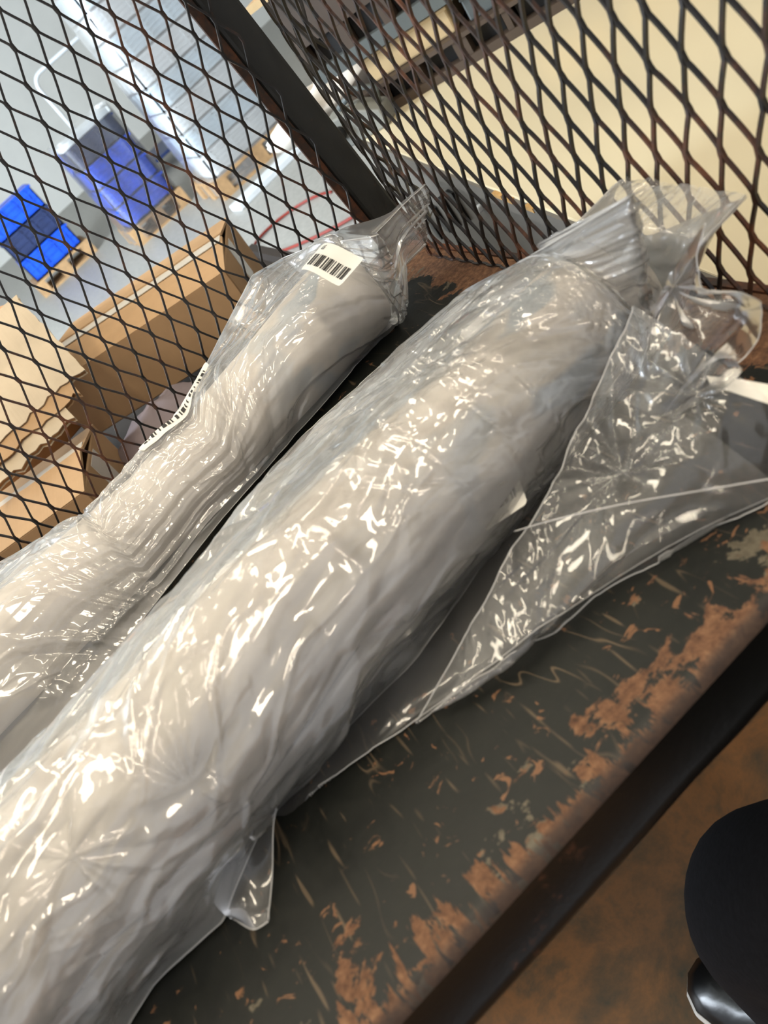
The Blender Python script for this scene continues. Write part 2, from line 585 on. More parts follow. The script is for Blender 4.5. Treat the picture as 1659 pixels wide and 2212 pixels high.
cpart(leaning(0.016, 0.024, 0.034, 0.034), 'corner_post', M_POST, bevel=0.004)
cpart(leaning(-0.006, 0.012, 0.010, 0.004, (0.0, TOPZ)), 'mesh_strip', M_RUSTY, bevel=0.001)
for lx, ly in ((-1.22, 0.012), (-1.22, -0.58), (-0.012, -0.58)):
    top = TOPZ if ly > 0 else -0.02
    cpart(MB().box((lx, ly, (top + FLOOR) / 2), (0.034, 0.034, top - FLOOR)), 'leg', M_POST, bevel=0.004)
cpart(MB().box(((XL + XR) / 2, 0.012, TOPZ), (XR - XL, 0.034, 0.03)), 'top_rail', M_POST, bevel=0.003)
cpart(MB().box((0.006, -0.29, TOPZ), (0.034, 0.62, 0.03)), 'top_rail', M_POST, bevel=0.003)
cpart(MB().box((0.006, -0.595, TOPZ / 2), (0.02, 0.02, TOPZ)), 'end_upright', M_POST, bevel=0.002)

LW = 2.2864 * S


def strand_path(h0, z0, side, w):
    hl, ll = S / 2, LW / 2
    bl = 0.06 * LW
    pts = []
    o = w * 0.42
    ts = [(0, 0), (0, 1)] + [(t, None) for t in (0.12, 0.35, 0.65, 0.88)]
    pts.append((h0 + side * o, z0))
    pts.append((h0 + side * o, z0 - bl))
    a, b = h0 + side * o, h0 + side * (hl - o)
    za, zb = z0 - bl, z0 - ll + bl
    for t in (0.15, 0.38, 0.62, 0.85):
        e = t * t * (3 - 2 * t)
        k = 0.12 * e + 0.88 * t
        pts.append((a + (b - a) * k, za + (zb - za) * t))
    pts.append((b, zb))
    pts.append((b, z0 - ll))
    return pts


def expanded_panel(name, to3d, hmin, hmax, h_off, z_off, zmin, zmax, w=0.0020, d=0.0023, seed=1):
    mb = MB()
    rs = np.random.RandomState(seed)
    jit = {}

    def J(k):
        if k not in jit: jit[k] = rs.normal(0, 0.0007, 3)
        return jit[k]
    imin, imax = int((hmin - h_off) / (S / 2)) - 2, int((hmax - h_off) / (S / 2)) + 2
    jmin, jmax = int((z_off - zmax) / (LW / 2)) - 2, int((z_off - zmin) / (LW / 2)) + 2
    for i in range(imin, imax):
        for j in range(jmin, jmax):
            if (i + j) % 2: continue
            h, z = h_off + i * S / 2, z_off - j * LW / 2
            for side in (-1, 1):
                h2, z2 = h + side * S / 2, z - LW / 2
                if min(h, h2) < hmin - 1e-6 or max(h, h2) > hmax + 1e-6: continue
                if z > zmax + LW / 2 or z2 < zmin - LW / 2: continue
                P = strand_path(h, z, side, w)
                ja, jb = J((i, j)), J((i + side, j + 1))
                base = len(mb.v)
                m = len(P)
                kept = 0
                for q, (ph, pz) in enumerate(P):
                    t = q / (m - 1)
                    jj = ja * (1 - t) + jb * t
                    ph, pz = ph + jj[0], pz + jj[1]
                    pz = min(max(pz, zmin), zmax)
                    p0, p1 = P[max(q - 1, 0)], P[min(q + 1, m - 1)]
                    tx, tz = p1[0] - p0[0], p1[1] - p0[1]
                    l = math.hypot(tx, tz) or 1
                    nx, nz = -tz / l, tx / l
                    off = jj[2] * 0.7 + side * 0.0008 * math.sin(math.pi * t)
                    hw = w / 2
                    for (sn, so) in ((-1, -1), (1, -1), (1, 1), (-1, 1)):
                        mb.v.append(to3d(ph + nx * hw * sn, pz + nz * hw * sn, off + so * d / 2))
                for q in range(m - 1):
                    for k in range(4):
                        mb.f.append((base + q * 4 + k, base + q * 4 + (k + 1) % 4, base + (q + 1) * 4 + (k + 1) % 4, base + (q + 1) * 4 + k))
    return cpart(mb, name, M_MESH)


expanded_panel('back_mesh_panel', lambda h, z, o: (h, o, z), -1.23, -0.004, -6.858 * S, 16.45 * S, 0.002, TOPZ, seed=2)


def end3d(h, z, o):                 # h = -y; near the corner the sheet bows outward, away from the deck
    k = max(0.0, (0.085 - h) / 0.085)
    return (o + 0.045 * k * k, -h, z)


expanded_panel('end_mesh_panel', end3d, -0.02, 0.60, 21.268 * S, (16.45 - 8.36) * S, 0.002, TOPZ, seed=5)


# ------------------------------------------------------------------ film builders
def grid_mesh(name, P, mat, parent, closed_v=False, off=(0, 0, 0), UV=None):
    a, b = P.shape[:2]
    verts = (P.reshape(-1, 3) - np.array(off)).tolist()
    faces = []
    for i in range(a - 1):
        for j in range(b if closed_v else b - 1):
            j2 = (j + 1) % b
            faces.append((i * b + j, i * b + j2, (i + 1) * b + j2, (i + 1) * b + j))
    me = bpy.data.meshes.new(name)
    me.from_pydata(verts, [], faces)
    me.update()
    if UV is None:
        UV = np.stack([P[..., 0], P[..., 1] + 0.8 * P[..., 2]], -1)
    idx = np.empty(len(me.loops), dtype=np.int64)
    me.loops.foreach_get('vertex_index', idx)
    me.uv_layers.new(name='film').data.foreach_set('uv', UV.reshape(-1, 2)[idx].astype(np.float32).ravel())
    me.polygons.foreach_set('use_smooth', [True] * len(me.polygons))
    me.materials.append(mat)
    o = bpy.data.objects.new(name, me)
    link(o, parent)
    return o


def gather(P, U, V, Nn, pts, seed):
    """puckers: film drawn together at a point, creases fanning out of it"""
    h = np.zeros(P.shape[:2])
    for q, (u, v, z, rad, amp) in enumerate(pts):
        g = at(u, v, z=z)
        d2 = ((P - g) ** 2).sum(-1)
        i, j = np.unravel_index(d2.argmin(), d2.shape)
        du, dv = U - U[i, j], V - V[i, j]
        r = np.hypot(du, dv)
        an = np.arctan2(dv, du) / (2 * np.pi) * 17
        h += amp * np.exp(-r / rad) * np.clip(r / 0.012, 0, 1) * trin(an, r * 9, seed + q) * 2
        h -= amp * 0.9 * np.exp(-(r / (0.45 * rad)) ** 2)
    return h


def catmull(ctrl, n):
    """ctrl (k, ...) -> n samples along axis 0, Catmull-Rom"""
    ctrl = np.asarray(ctrl, float)
    k = ctrl.shape[0]
    t = np.linspace(0, k - 1, n)
    i = np.clip(np.floor(t).astype(int), 0, k - 2)
    f = (t - i).reshape((-1,) + (1,) * (ctrl.ndim - 1))
    g = lambda j: ctrl[np.clip(j, 0, k - 1)]
    p0, p1, p2, p3 = g(i - 1), g(i), g(i + 1), g(i + 2)
    return 0.5 * ((2 * p1) + (-p0 + p2) * f + (2 * p0 - 5 * p1 + 4 * p2 - p3) * f ** 2 + (-p0 + 3 * p1 - 3 * p2 + p3) * f ** 3)


def normals(P):
    du = np.gradient(P, axis=0)
    dv = np.gradient(P, axis=1)
    nn = np.cross(du, dv)
    return nn / (np.linalg.norm(nn, axis=2, keepdims=True) + 1e-12)


def crumple(U, V, seed, long=0.006, mid=0.0032, small=0.0010, ang=0.0, crease=0.0011):
    """height field (metres) for loose film; U, V in metres along and across"""
    c, s = math.cos(ang), math.sin(ang)
    u, v = U * c + V * s, -U * s + V * c
    wu = u + 0.05 * (fbm(U * 11, V * 11, seed + 9) - 0.5)
    wv = v + 0.05 * (fbm(U * 11, V * 11, seed + 31) - 0.5)
    h = long * trin(wu * 6, wv * 24, seed) * 2
    z = np.clip((fbm(U * 7, V * 7, seed + 50) - 0.44) * 5, 0.04, 1)
    h = h + mid * z * trin(wu * 15 + 3.1, wv * 48, seed + 11) * 2
    h = h + mid * 0.5 * z * trin(wu * 30 + wv * 12, wv * 60 - wu * 13, seed + 13) * 2
    z2 = np.clip((fbm(U * 13, V * 13, seed + 70) - 0.54) * 7, 0.0, 1)
    h = h + small * z2 * trin(wu * 70, wv * 170, seed + 21) * 2
    # hair-line creases: narrow ridges, long ones everywhere, short ones in the crumpled zones
    k1 = np.exp(-(vor_edge(wu * 8, wv * 30, seed + 60) / 0.05) ** 2)
    k2 = np.exp(-(vor_edge(wu * 26 - wv * 9, wv * 62 + wu * 8, seed + 61) / 0.085) ** 2)
    sg = np.where(vnoise(wu * 7, wv * 12, seed + 62) > 0.45, 1.0, -0.7)
    h = h + crease * sg * (k1 + 0.6 * z * k2)
    return h


def sheet(name, ctrl, mat, parent, off, nu=150, nv=110, seed=1, amp=1.0, ang=0.0, zmin=0.0015, edges='', gathers=(), **kw):
    """loose film: rows of (photo u, photo v, height above the deck) -> real draped surface"""
    G = np.array([[at(u, v, z=z) for (u, v, z) in row] for row in ctrl])
    P = catmull(G, nu)
    P = catmull(P.transpose(1, 0, 2), nv).transpose(1, 0, 2)
    Nn = normals(P)
    Nn[Nn[..., 2] < 0] *= -1
    h = crumple(P[..., 0] + P[..., 2] * 0.4, P[..., 1] + P[..., 2] * 0.7, seed, ang=ang, **kw) * amp
    if gathers: h = h + gather(P, P[..., 0] + 0.4 * P[..., 2], P[..., 1] + 0.7 * P[..., 2], Nn, gathers, seed)
    P = P + Nn * h[..., None]
    P[..., 2] = np.maximum(P[..., 2], zmin + 0.0006 * fbm(P[..., 0] * 60, P[..., 1] * 60, seed))
    o = grid_mesh(name, P, mat, parent, off=off)
    for e_ in edges:
        seam({'l': P[:, 0], 'r': P[:, -1], 't': P[0], 'b': P[-1]}[e_], parent, off)
    return o


def seam(line, parent, off, r=0.00038):
    """heat-sealed or folded border of a bag"""
    MB().tube([tuple(p - np.array(off)) for p in line[::2]], r, 5).build('bag_seam', M_SEAM, parent, smooth=True)


def hull(pts):
    pts = sorted(set(map(tuple, pts)))
    def half(ps):
        o = []
        for p in ps:
            while len(o) >= 2 and (o[-1][0] - o[-2][0]) * (p[1] - o[-2][1]) - (o[-1][1] - o[-2][1]) * (p[0] - o[-2][0]) <= 0: o.pop()
            o.append(p)
        return o
    lo = half(pts)          # left to right along the bottom
    up = half(pts[::-1])    # right to left along the top
    return lo, up


def resample(pl, n):
    pl = np.array(pl, float)
    if len(pl) < 2: pl = np.vstack([pl, pl + 1e-6])
    d = np.r_[0, np.cumsum(np.linalg.norm(np.diff(pl, axis=0), axis=1))]
    t = np.linspace(0, d[-1], n)
    return np.c_[np.interp(t, d, pl[:, 0]), np.interp(t, d, pl[:, 1])], d[-1]


def film_tube(name, xs, axis, tipb, tipf, mat, parent, off, seed, ntop=150, nbot=30, amp=1.0, hug=0.004, ang=0.2, pleat=None, gathers=(), cr=None):
    """bag round a roll: at each x the outline is the taut wrap of the roll and the two side seams.
    axis(x) -> (cy, cz, r); tipb/tipf(x) -> (y, z)"""
    rows = []
    arc = []
    for x in xs:
        cy, cz, r = axis(x)
        tb, tf = tipb(x), tipf(x)
        an = np.linspace(0, 2 * np.pi, 64, endpoint=False)
        pts = [(cy + (r + hug) * math.cos(a), max(cz + (r + hug) * math.sin(a), 0.0015)) for a in an] + [tuple(tb), tuple(tf)]
        lo, up = hull(pts)
        # rotate so both start/finish at the seams
        ring = lo[:-1] + up[:-1]
        def near(t): return min(range(len(ring)), key=lambda i: (ring[i][0] - t[0]) ** 2 + (ring[i][1] - t[1]) ** 2)
        ib, jf = near(tb), near(tf)
        path_top = [ring[(ib + k) % len(ring)] for k in range((jf - ib) % len(ring) + 1)]
        path_bot = [ring[(jf + k) % len(ring)] for k in range((ib - jf) % len(ring) + 1)]
        T, L = resample(path_top, ntop)
        B, _ = resample(path_bot, nbot)
        rows.append(np.vstack([T, B[1:-1]]))
        arc.append(np.linspace(0, L, ntop))
    Q = np.array(rows)                                   # (nx, m, 2)
    m = Q.shape[1]
    P = np.empty((len(xs), m, 3))
    P[..., 0] = np.asarray(xs)[:, None]
    P[..., 1:] = Q
    # soften the section changes along x
    for _ in range(6):
        P[1:-1, :, 1:] = 0.25 * P[:-2, :, 1:] + 0.5 * P[1:-1, :, 1:] + 0.25 * P[2:, :, 1:]
    A = np.array(arc)
    U = np.repeat(np.asarray(xs)[:, None], ntop, 1)
    h = crumple(U, A + 0.3, seed, ang=ang, **(cr or {})) * amp
    if pleat is not None:
        th = np.linspace(0, 1, ntop)[None, :]
        pa = np.array([pleat(x) for x in xs])[:, None]
        wob = 1.6 * (fbm(U * 5, th * 3 + 0 * U, seed + 5) - 0.5)
        h = h + pa * trin(th * 15 + wob + 0 * U, U * 2.2, seed + 90) * 2
        h = h + 0.5 * pa * trin(th * 34 + 2 * wob + 0 * U, U * 5, seed + 91) * 2
    cyr = np.array([axis(x) for x in xs])
    dist = np.hypot(P[:, :ntop, 1] - cyr[:, None, 0], P[:, :ntop, 2] - cyr[:, None, 1]) - cyr[:, None, 2]
    tight = np.clip(1 - dist / 0.012, 0, 1)              # 1 where film lies on the roll
    h = h * (1 - 0.35 * tight) + tight * 0.005
    if gathers: h = h + gather(P[:, :ntop], U, A, None, gathers, seed)
    h = np.maximum(h, -np.maximum(dist - 0.001, 0))
    taper = np.minimum(np.linspace(0, 1, ntop), np.linspace(1, 0, ntop)) * 12
    h = h * np.clip(taper, 0.25, 1)[None, :]
    Pt = P[:, :ntop]
    Nn = normals(Pt)
    cen = np.stack([Pt[..., 0] * 0, Pt[..., 1] - cyr[:, None, 0], Pt[..., 2] - cyr[:, None, 1]], -1)
    sgn = np.sign((Nn * cen).sum(-1)); sgn[sgn == 0] = 1
    P[:, :ntop] = Pt + Nn * (sgn * h)[..., None]
    P[..., 2] = np.maximum(P[..., 2], 0.0012)
    seam(P[:, 0], parent, off)
    seam(P[:, ntop - 1], parent, off)
    UV = np.empty((len(xs), m, 2))
    UV[..., 0] = np.asarray(xs)[:, None]
    UV[:, :ntop, 1] = A + 0.3
    UV[:, ntop:, 1] = P[:, ntop:, 1] + 0.9
    return grid_mesh(name, P, mat, parent, closed_v=True, off=off, UV=UV), P


def curve_by_x(pts):
    """pts: (photo u, photo v, height) -> function x -> (y, z)"""
    W = np.array([at(u, v, z=z) for (u, v, z) in pts])
    for k, (u, v, z) in enumerate(pts):
        if W[k, 1] > -0.012: W[k] = at(u, v, y=-0.012)      # leans on the back mesh
    W = W[np.argsort(W[:, 0])]
    return lambda x: (float(np.interp(x, W[:, 0], W[:, 1])), float(np.interp(x, W[:, 0], W[:, 2])))


def roll_mesh(name, parent, off, axis, x0, x1, seed):
    """soft foam roll with slightly irregular skin, rounded ends and a hollow core"""
    mb = MB()
    n = 64
    stations = []
    L = x1 - x0
    nx = 90
    for i in range(nx + 1):
        x = x0 + L * i / nx
        stations.append((x, 1.0))
    rnd = 0.012
    prof = [(x0 + 0.004, 0.30), (x0 - 0.0, 0.30), (x0 - 0.002, 0.6), (x0, 0.85), (x0 + 0.004, 0.95)] + [(x, 1.0) for x in np.linspace(x0 + rnd, x1 - rnd, nx)] + \
           [(x1 - 0.004, 0.95), (x1, 0.85), (x1 + 0.002, 0.6), (x1 + 0.0, 0.30), (x1 - 0.02, 0.28), (x1 - 0.02, 0.0)]
    for (x, s) in prof:
        cy, cz, r = axis(x)
        for k in range(n):
            a = 2 * math.pi * k / n
            w = 1 + 0.035 * (float(vnoise(np.array([x * 22.0]), np.array([a * 2.2]), seed)[0]) - 0.5) * (1 if s > 0.9 else 0.3)
            rr = r * s * w
            mb.v.append((x - off[0], cy + rr * math.cos(a) - off[1], cz + rr * math.sin(a) - off[2]))
    for i in range(len(prof) - 1):
        for k in range(n):
            mb.f.append((i * n + k, i * n + (k + 1) % n, (i + 1) * n + (k + 1) % n, (i + 1) * n + k))
    return mb.build(name, M_ROLL, parent, smooth=True)


BARS = [3, 1, 1, 2, 2, 1, 1, 3, 1, 2, 3, 1, 2, 1, 1, 3, 2, 2, 1, 1, 3, 1, 1, 2, 1, 3, 2, 1, 2, 2, 1, 3, 1, 1, 2, 2, 3, 1, 1, 2]


def text_mesh(body, size):
    cu = bpy.data.curves.new('txt', 'FONT')
    cu.body = body
    cu.size = size
    cu.align_x = 'LEFT'
    o = bpy.data.objects.new('txt', cu)
    COL.objects.link(o)
    dg = bpy.context.evaluated_depsgraph_get()
    me = bpy.data.meshes.new_from_object(o.evaluated_get(dg))
    vs = [tuple(v.co) for v in me.vertices]
    fs = [tuple(p.vertices) for p in me.polygons]
    bpy.data.objects.remove(o)
    bpy.data.meshes.remove(me)
    return vs, fs


def sticker(parent, off, surf, L, W, bar_y=(0.25, 0.68), text=None, text_at=0.3, text_size=0.007, bars_u=(0.06, 0.94), lift=0.0008, corner=0.003):
    """barcode label bent over a surface; surf(s, t) -> 3D point for s in metres along, t in metres across"""
    def place(vs, fs, name, mat, par, lf):
        V = []
        for (a, b) in vs:
            p = np.array(surf(a, b)); e = 1e-3
            n = np.cross(np.array(surf(a + e, b)) - p, np.array(surf(a, b + e)) - p)
            n = n / (np.linalg.norm(n) + 1e-12)
            if n @ (CAM - p) < 0: n = -n
            V.append(tuple(p + n * lf - np.array(off)))
        me = bpy.data.meshes.new(name)
        me.from_pydata(V, [], fs)
        me.update()
        me.materials.append(mat)
        o = bpy.data.objects.new(name, me)
        link(o, par)
        return o
    na, nb = 40, 8
    vs, fs = [], []
    for i in range(na + 1):
        for j in range(nb + 1):
            a, b = L * i / na, W * j / nb
            da = min(a, L - a)
            if da < corner:                         # rounded corners
                inset = corner - math.sqrt(max(corner ** 2 - (corner - da) ** 2, 0))
                b = min(max(b, inset), W - inset)
            vs.append((a, b))
    for i in range(na):
        for j in range(nb):
            fs.append((i * (nb + 1) + j, i * (nb + 1) + j + 1, (i + 1) * (nb + 1) + j + 1, (i + 1) * (nb + 1) + j))
    st = place(vs, fs, 'barcode_sticker', M_PAPER, parent, lift)
    st['label'] = 'white barcode sticker'
    vs, fs = [], []
    tot = sum(BARS) * 1.0
    a = bars_u[0] * L
    unit = (bars_u[1] - bars_u[0]) * L / tot
    for q, bw in enumerate(BARS):
        if q % 2 == 0:
            k = 2
            base = len(vs)
            for i in range(k):
                for j in range(3):
                    vs.append((a + bw * unit * i / (k - 1), W * (bar_y[0] + (bar_y[1] - bar_y[0]) * j / 2)))
            for j in range(2): fs.append((base + j, base + j + 1, base + 3 + j + 1, base + 3 + j))
        a += bw * unit
    place(vs, fs, 'printed_bars', M_INK, st, lift + 0.0004)
    if text:
        tv, tf = text_mesh(text, text_size)
        place([(text_at * L + p[0], W * 0.76 + p[1]) for p in tv], tf, 'printed_number', M_INK, st, lift + 0.0004)
    return st


# ------------------------------------------------------------------ wrapped roll by the back mesh
def ax1(x):
    cy = np.interp(x, [-0.9, -0.5, -0.3, -0.2, -0.08], [-0.170, -0.142, -0.128, -0.118, -0.105])
    r = np.interp(x, [-0.9, -0.5, -0.36, -0.2, -0.08], [0.046, 0.042, 0.036, 0.040, 0.045])
    return (float(cy), float(r) + 0.003, float(r))


O1 = (-0.45, -0.12, 0.0)
roll1 = thing('wrapped_foam_roll', 'slim white roll in clear plastic bag lying along the back mesh', 'wrapped roll', O1, group='rolls wrapped in clear plastic')
X1_END = -0.085
roll_mesh('foam_roll', roll1, O1, ax1, -0.95, X1_END, 4)
tb1 = curve_by_x([(-500, 1500, .03), (0, 1215, .05), (100, 1160, .055), (185, 1100, .085), (215, 1125, .06), (330, 990, .07), (395, 880, .085), (450, 775, .075), (495, 690, .07), (545, 595, .075), (610, 560, .07), (700, 525, .09), (800, 510, .10), (872, 500, .11)])
tf1 = curve_by_x([(-500, 2100, .004), (0, 1690, .010), (150, 1540, .012), (330, 1310, .012), (480, 1120, .012), (620, 960, .010), (760, 800, .008), (840, 660, .008), (875, 570, .03)])


def ax1f(x):
    cy, cz, r = ax1(min(x, X1_END))
    if x > X1_END:
        k = min(1, (x - X1_END) / 0.05)
        r = r * (1 - 0.92 * k ** 1.5)
        cz = cz * (1 - 0.2 * k) + 0.03 * k
    return cy, cz, r


xs1 = np.r_[np.linspace(-0.95, -0.62, 60), np.linspace(-0.615, -0.012, 560)]
film1, P1 = film_tube('plastic_bag', xs1, ax1f, tb1, tf1, M_FILM, roll1, O1, seed=11, amp=0.9, ang=0.25, ntop=280, pleat=lambda x: 0.0025, gathers=[(185, 1120, .08, .05, .005), (520, 900, .09, .04, .003)])


# ------------------------------------------------------------------ wrapped roll in front
def ax2(x):
    cy = np.interp(x, [-0.95, -0.5, -0.4, -0.3, -0.2, -0.1, -0.03], [-0.49, -0.450, -0.440, -0.430, -0.424, -0.418, -0.415])
    r = np.interp(x, [-0.95, -0.5, -0.4, -0.3, -0.2, -0.1, -0.03], [0.055, 0.054, 0.052, 0.050, 0.046, 0.041, 0.036])
    lift = np.interp(x, [-0.2, -0.1, -0.03], [0.0, 0.005, 0.01])
    return (float(cy), float(r) + 0.003 + float(lift), float(r))


O2 = (-0.45, -0.42, 0.0)
roll2 = thing('wrapped_foam_roll', 'thick white roll in loose clear bag, nearest the front edge of the shelf', 'wrapped roll', O2, group='rolls wrapped in clear plastic')
X2_END = -0.035
roll_mesh('foam_roll', roll2, O2, ax2, -0.95, X2_END, 8)
tb2 = curve_by_x([(-500, 2500, .02), (60, 1760, .03), (150, 1600, .03), (350, 1350, .03), (500, 1120, .03), (650, 950, .03), (870, 750, .035), (1000, 640, .05), (1130, 545, .075), (1250, 480, .10), (1330, 440, .125), (1400, 400, .14)])
tf2 = curve_by_x([(0, 2800, .003), (280, 2200, .003), (330, 2120, .003), (480, 1990, .003), (560, 1800, .003), (640, 1680, .003), (760, 1560, .003), (900, 1420, .004), (1010, 1270, .006), (1150, 1030, .012), (1300, 830, .02), (1430, 660, .05), (1520, 520, .09)])


def ax2f(x):
    cy, cz, r = ax2(min(x, X2_END))
    if x > X2_END:
        k = min(1, (x - X2_END) / 0.03)
        r = r * (1 - 0.7 * k)
        cz = cz + 0.03 * k
    return cy, cz, r


xs2 = np.r_[np.linspace(-0.95, -0.66, 50), np.linspace(-0.655, -0.008, 700)]
film2, P2 = film_tube('plastic_bag', xs2, ax2f, tb2, tf2, M_FILM, roll2, O2, seed=37, amp=0.9, ang=0.3, ntop=330, pleat=lambda x: float(np.interp(x, [-0.6, -0.3, -0.12, -0.05, -0.02], [0.004, 0.004, 0.004, 0.001, 0.0005])), gathers=[(110, 1880, .11, .07, .006), (450, 1830, .10, .05, .003)])
film2b, P2b = film_tube('outer_bag', xs2[::1], ax2f, tb2, tf2, M_FILM_OUT, roll2, O2, seed=141, amp=1.0, ang=-0.15, ntop=300, hug=0.0085, pleat=lambda x: float(np.interp(x, [-0.6, -0.12, -0.05, -0.02], [0.0035, 0.003, 0.001, 0.0005])), cr=dict(crease=0.0020, mid=0.0042, small=0.0014))

# loose lower corner of this bag lying on the deck
sheet('bag_corner', [[(470, 1840, .03), (545, 1760, .03), (602, 1690, .02)], [(455, 1930, .02), (530, 1850, .02), (592, 1780, .012)], [(480, 1975, .008), (535, 1930, .01), (588, 1880, .006)], [(505, 1985, .003), (545, 2008, .003), (580, 1990, .003)]],
      M_FILM_LOOSE, roll2, O2, 60, 50, seed=5, amp=0.5, edges='rb')

# ------------------------------------------------------------------ loose empty bag in front of the roll
O3 = (-0.2, -0.5, 0.0)
loose = thing('plastic_bag', 'loose empty clear plastic bag fanned out flat beside the front roll', 'plastic bag', O3)
sheet('bag_back_layer', [[(560, 1750, .003), (620, 1760, .002), (690, 1700, .002)],
                         [(640, 1600, .006), (700, 1645, .004), (850, 1590, .002)],
                         [(800, 1400, .010), (930, 1470, .008), (1180, 1350, .002)],
                         [(950, 1200, .012), (1100, 1260, .012), (1380, 1220, .002)],
                         [(1100, 980, .014), (1300, 1060, .014), (1540, 1130, .002)],
                         [(1250, 780, .02), (1480, 900, .015), (1700, 1060, .002)]],
      M_FILM_LOOSE, loose, O3, 170, 90, seed=71, amp=0.6, ang=0.6, edges='r')
sheet('bag_front_layer', [[(895, 1562, .004), (900, 1560, .004), (905, 1556, .002)],
                          [(1010, 1370, .022), (1090, 1430, .012), (1110, 1425, .002)],
                          [(1075, 1255, .034), (1250, 1260, .022), (1310, 1280, .003)],
                          [(1180, 1060, .045), (1380, 1100, .038), (1500, 1165, .004)],
                          [(1290, 850, .060), (1490, 960, .050), (1680, 1070, .004)],
                          [(1370, 660, .085), (1580, 800, .065), (1800, 980, .010)]],
      M_FILM_LOOSE, loose, O3, 300, 200, seed=83, amp=0.62, ang=0.75, edges='lr', gathers=[(1500, 850, .06, .04, .005), (1330, 1010, .05, .05, .004)])
seam(catmull(np.array([at(u, v, z=z) for (u, v, z) in [(1110, 1148, .040), (1200, 1122, .046), (1350, 1088, .046), (1500, 1062, .044), (1690, 1030, .042)]]), 60), loose, O3, 0.0004)
sheet('bag_mouth', [[(1290, 850, .070), (1400, 690, .092), (1480, 560, .105), (1530, 480, .11)],
                    [(1370, 880, .060), (1470, 720, .080), (1525, 610, .09), (1540, 590, .09)],
                    [(1440, 900, .050), (1540, 760, .066), (1600, 660, .075), (1610, 628, .075)],
                    [(1520, 840, .045), (1600, 790, .05), (1645, 720, .055), (1650, 650, .06)]],
      M_FILM_LOOSE, loose, O3, 90, 110, seed=95, amp=0.8, ang=0.2, edges='rb', gathers=[(1495, 615, .10, .05, .006)])


# ------------------------------------------------------------------ stickers
def on_plane(pa, pb, pc):
    """frame from three photo points with heights: origin, along, across"""
    A, B, Cc = (at(p[0], p[1], z=p[2]) for p in (pa, pb, pc))
    e1 = (B - A) / np.linalg.norm(B - A)
    e2 = (Cc - A) - e1 * ((Cc - A) @ e1)
    W = np.linalg.norm(e2)
    return A, e1, e2 / W, np.linalg.norm(B - A), W


A, e1, e2, L, W = on_plane((1050, 1150, .030), (1142, 1088, .034), (1010, 1075, .032))
sticker(loose, O3, lambda s, t: A + e1 * s + e2 * t, L, W * 0.95, (0.28, 0.80), None, bars_u=(0.05, 0.88))
Ps = P1[:, :160].copy()
for _ in range(30):
    Ps[1:-1] = 0.25 * Ps[:-2] + 0.5 * Ps[1:-1] + 0.25 * Ps[2:]
    Ps[:, 1:-1] = 0.25 * Ps[:, :-2] + 0.5 * Ps[:, 1:-1] + 0.25 * Ps[:, 2:]
arc1 = np.concatenate([np.zeros((len(Ps), 1)), np.cumsum(np.linalg.norm(np.diff(Ps, axis=1), axis=2), axis=1)], 1)
xa, xb = at(332, 998, z=.072)[0], at(466, 798, z=.078)[0]
L1 = 0.13


def strip(sv, tv):
    x = xa + (xb - xa) * sv / L1
    i_ = min(max(np.searchsorted(xs1, x) - 1, 0), len(xs1) - 2)
    f_ = (x - xs1[i_]) / (xs1[i_ + 1] - xs1[i_])
    row = lambda r_: np.array([np.interp(0.024 - tv, arc1[r_], Ps[r_, :, k]) for k in range(3)])
    return row(i_) * (1 - f_) + row(i_ + 1) * f_


sticker(roll1, O1, strip, L1, 0.0215, (0.22, 0.62), '1065', 0.42, 0.0075, lift=0.0025)
A2, f2, g2, L2, W2 = on_plane((655, 588, .118), (735, 618, .112), (690, 545, .120))
sticker(roll1, O1, lambda s, t: A2 + f2 * s + g2 * t + np.array([0, 0, 1]) * 0.003 * math.sin(s / L2 * 5.0), L2, 0.028, (0.18, 0.58), '65', 0.12, 0.0065, bars_u=(0.1, 0.95), lift=0.003)


# ------------------------------------------------------------------ person standing at the cart (lower body only is near the frame)
M_TROUSER = simple('black_trousers', (22, 22, 25), 0.9, 0.3, 220, spec=0.15, bumps=0.3)
M_SHOE = simple('black_leather', (18, 18, 18), 0.25, 0.1, 40, spec=0.5)
M_SOLE = simple('white_rubber', (214, 208, 200), 0.5, 0.04, 20)


def skin_body(name, verts, edges, radii, mat, parent, root):
    me = bpy.data.meshes.new(name)
    me.from_pydata(verts, edges, [])
    o = bpy.data.objects.new(name, me)
    link(o, parent)
    o.modifiers.new('skin', 'SKIN').use_smooth_shade = True
    for i, r in enumerate(radii):
        me.skin_vertices[0].data[i].radius = (r, r)
        me.skin_vertices[0].data[i].use_root = (i == root)
    s_ = o.modifiers.new('sub', 'SUBSURF')
    s_.levels = 3
    s_.render_levels = 3
    me.materials.append(mat)
    return o


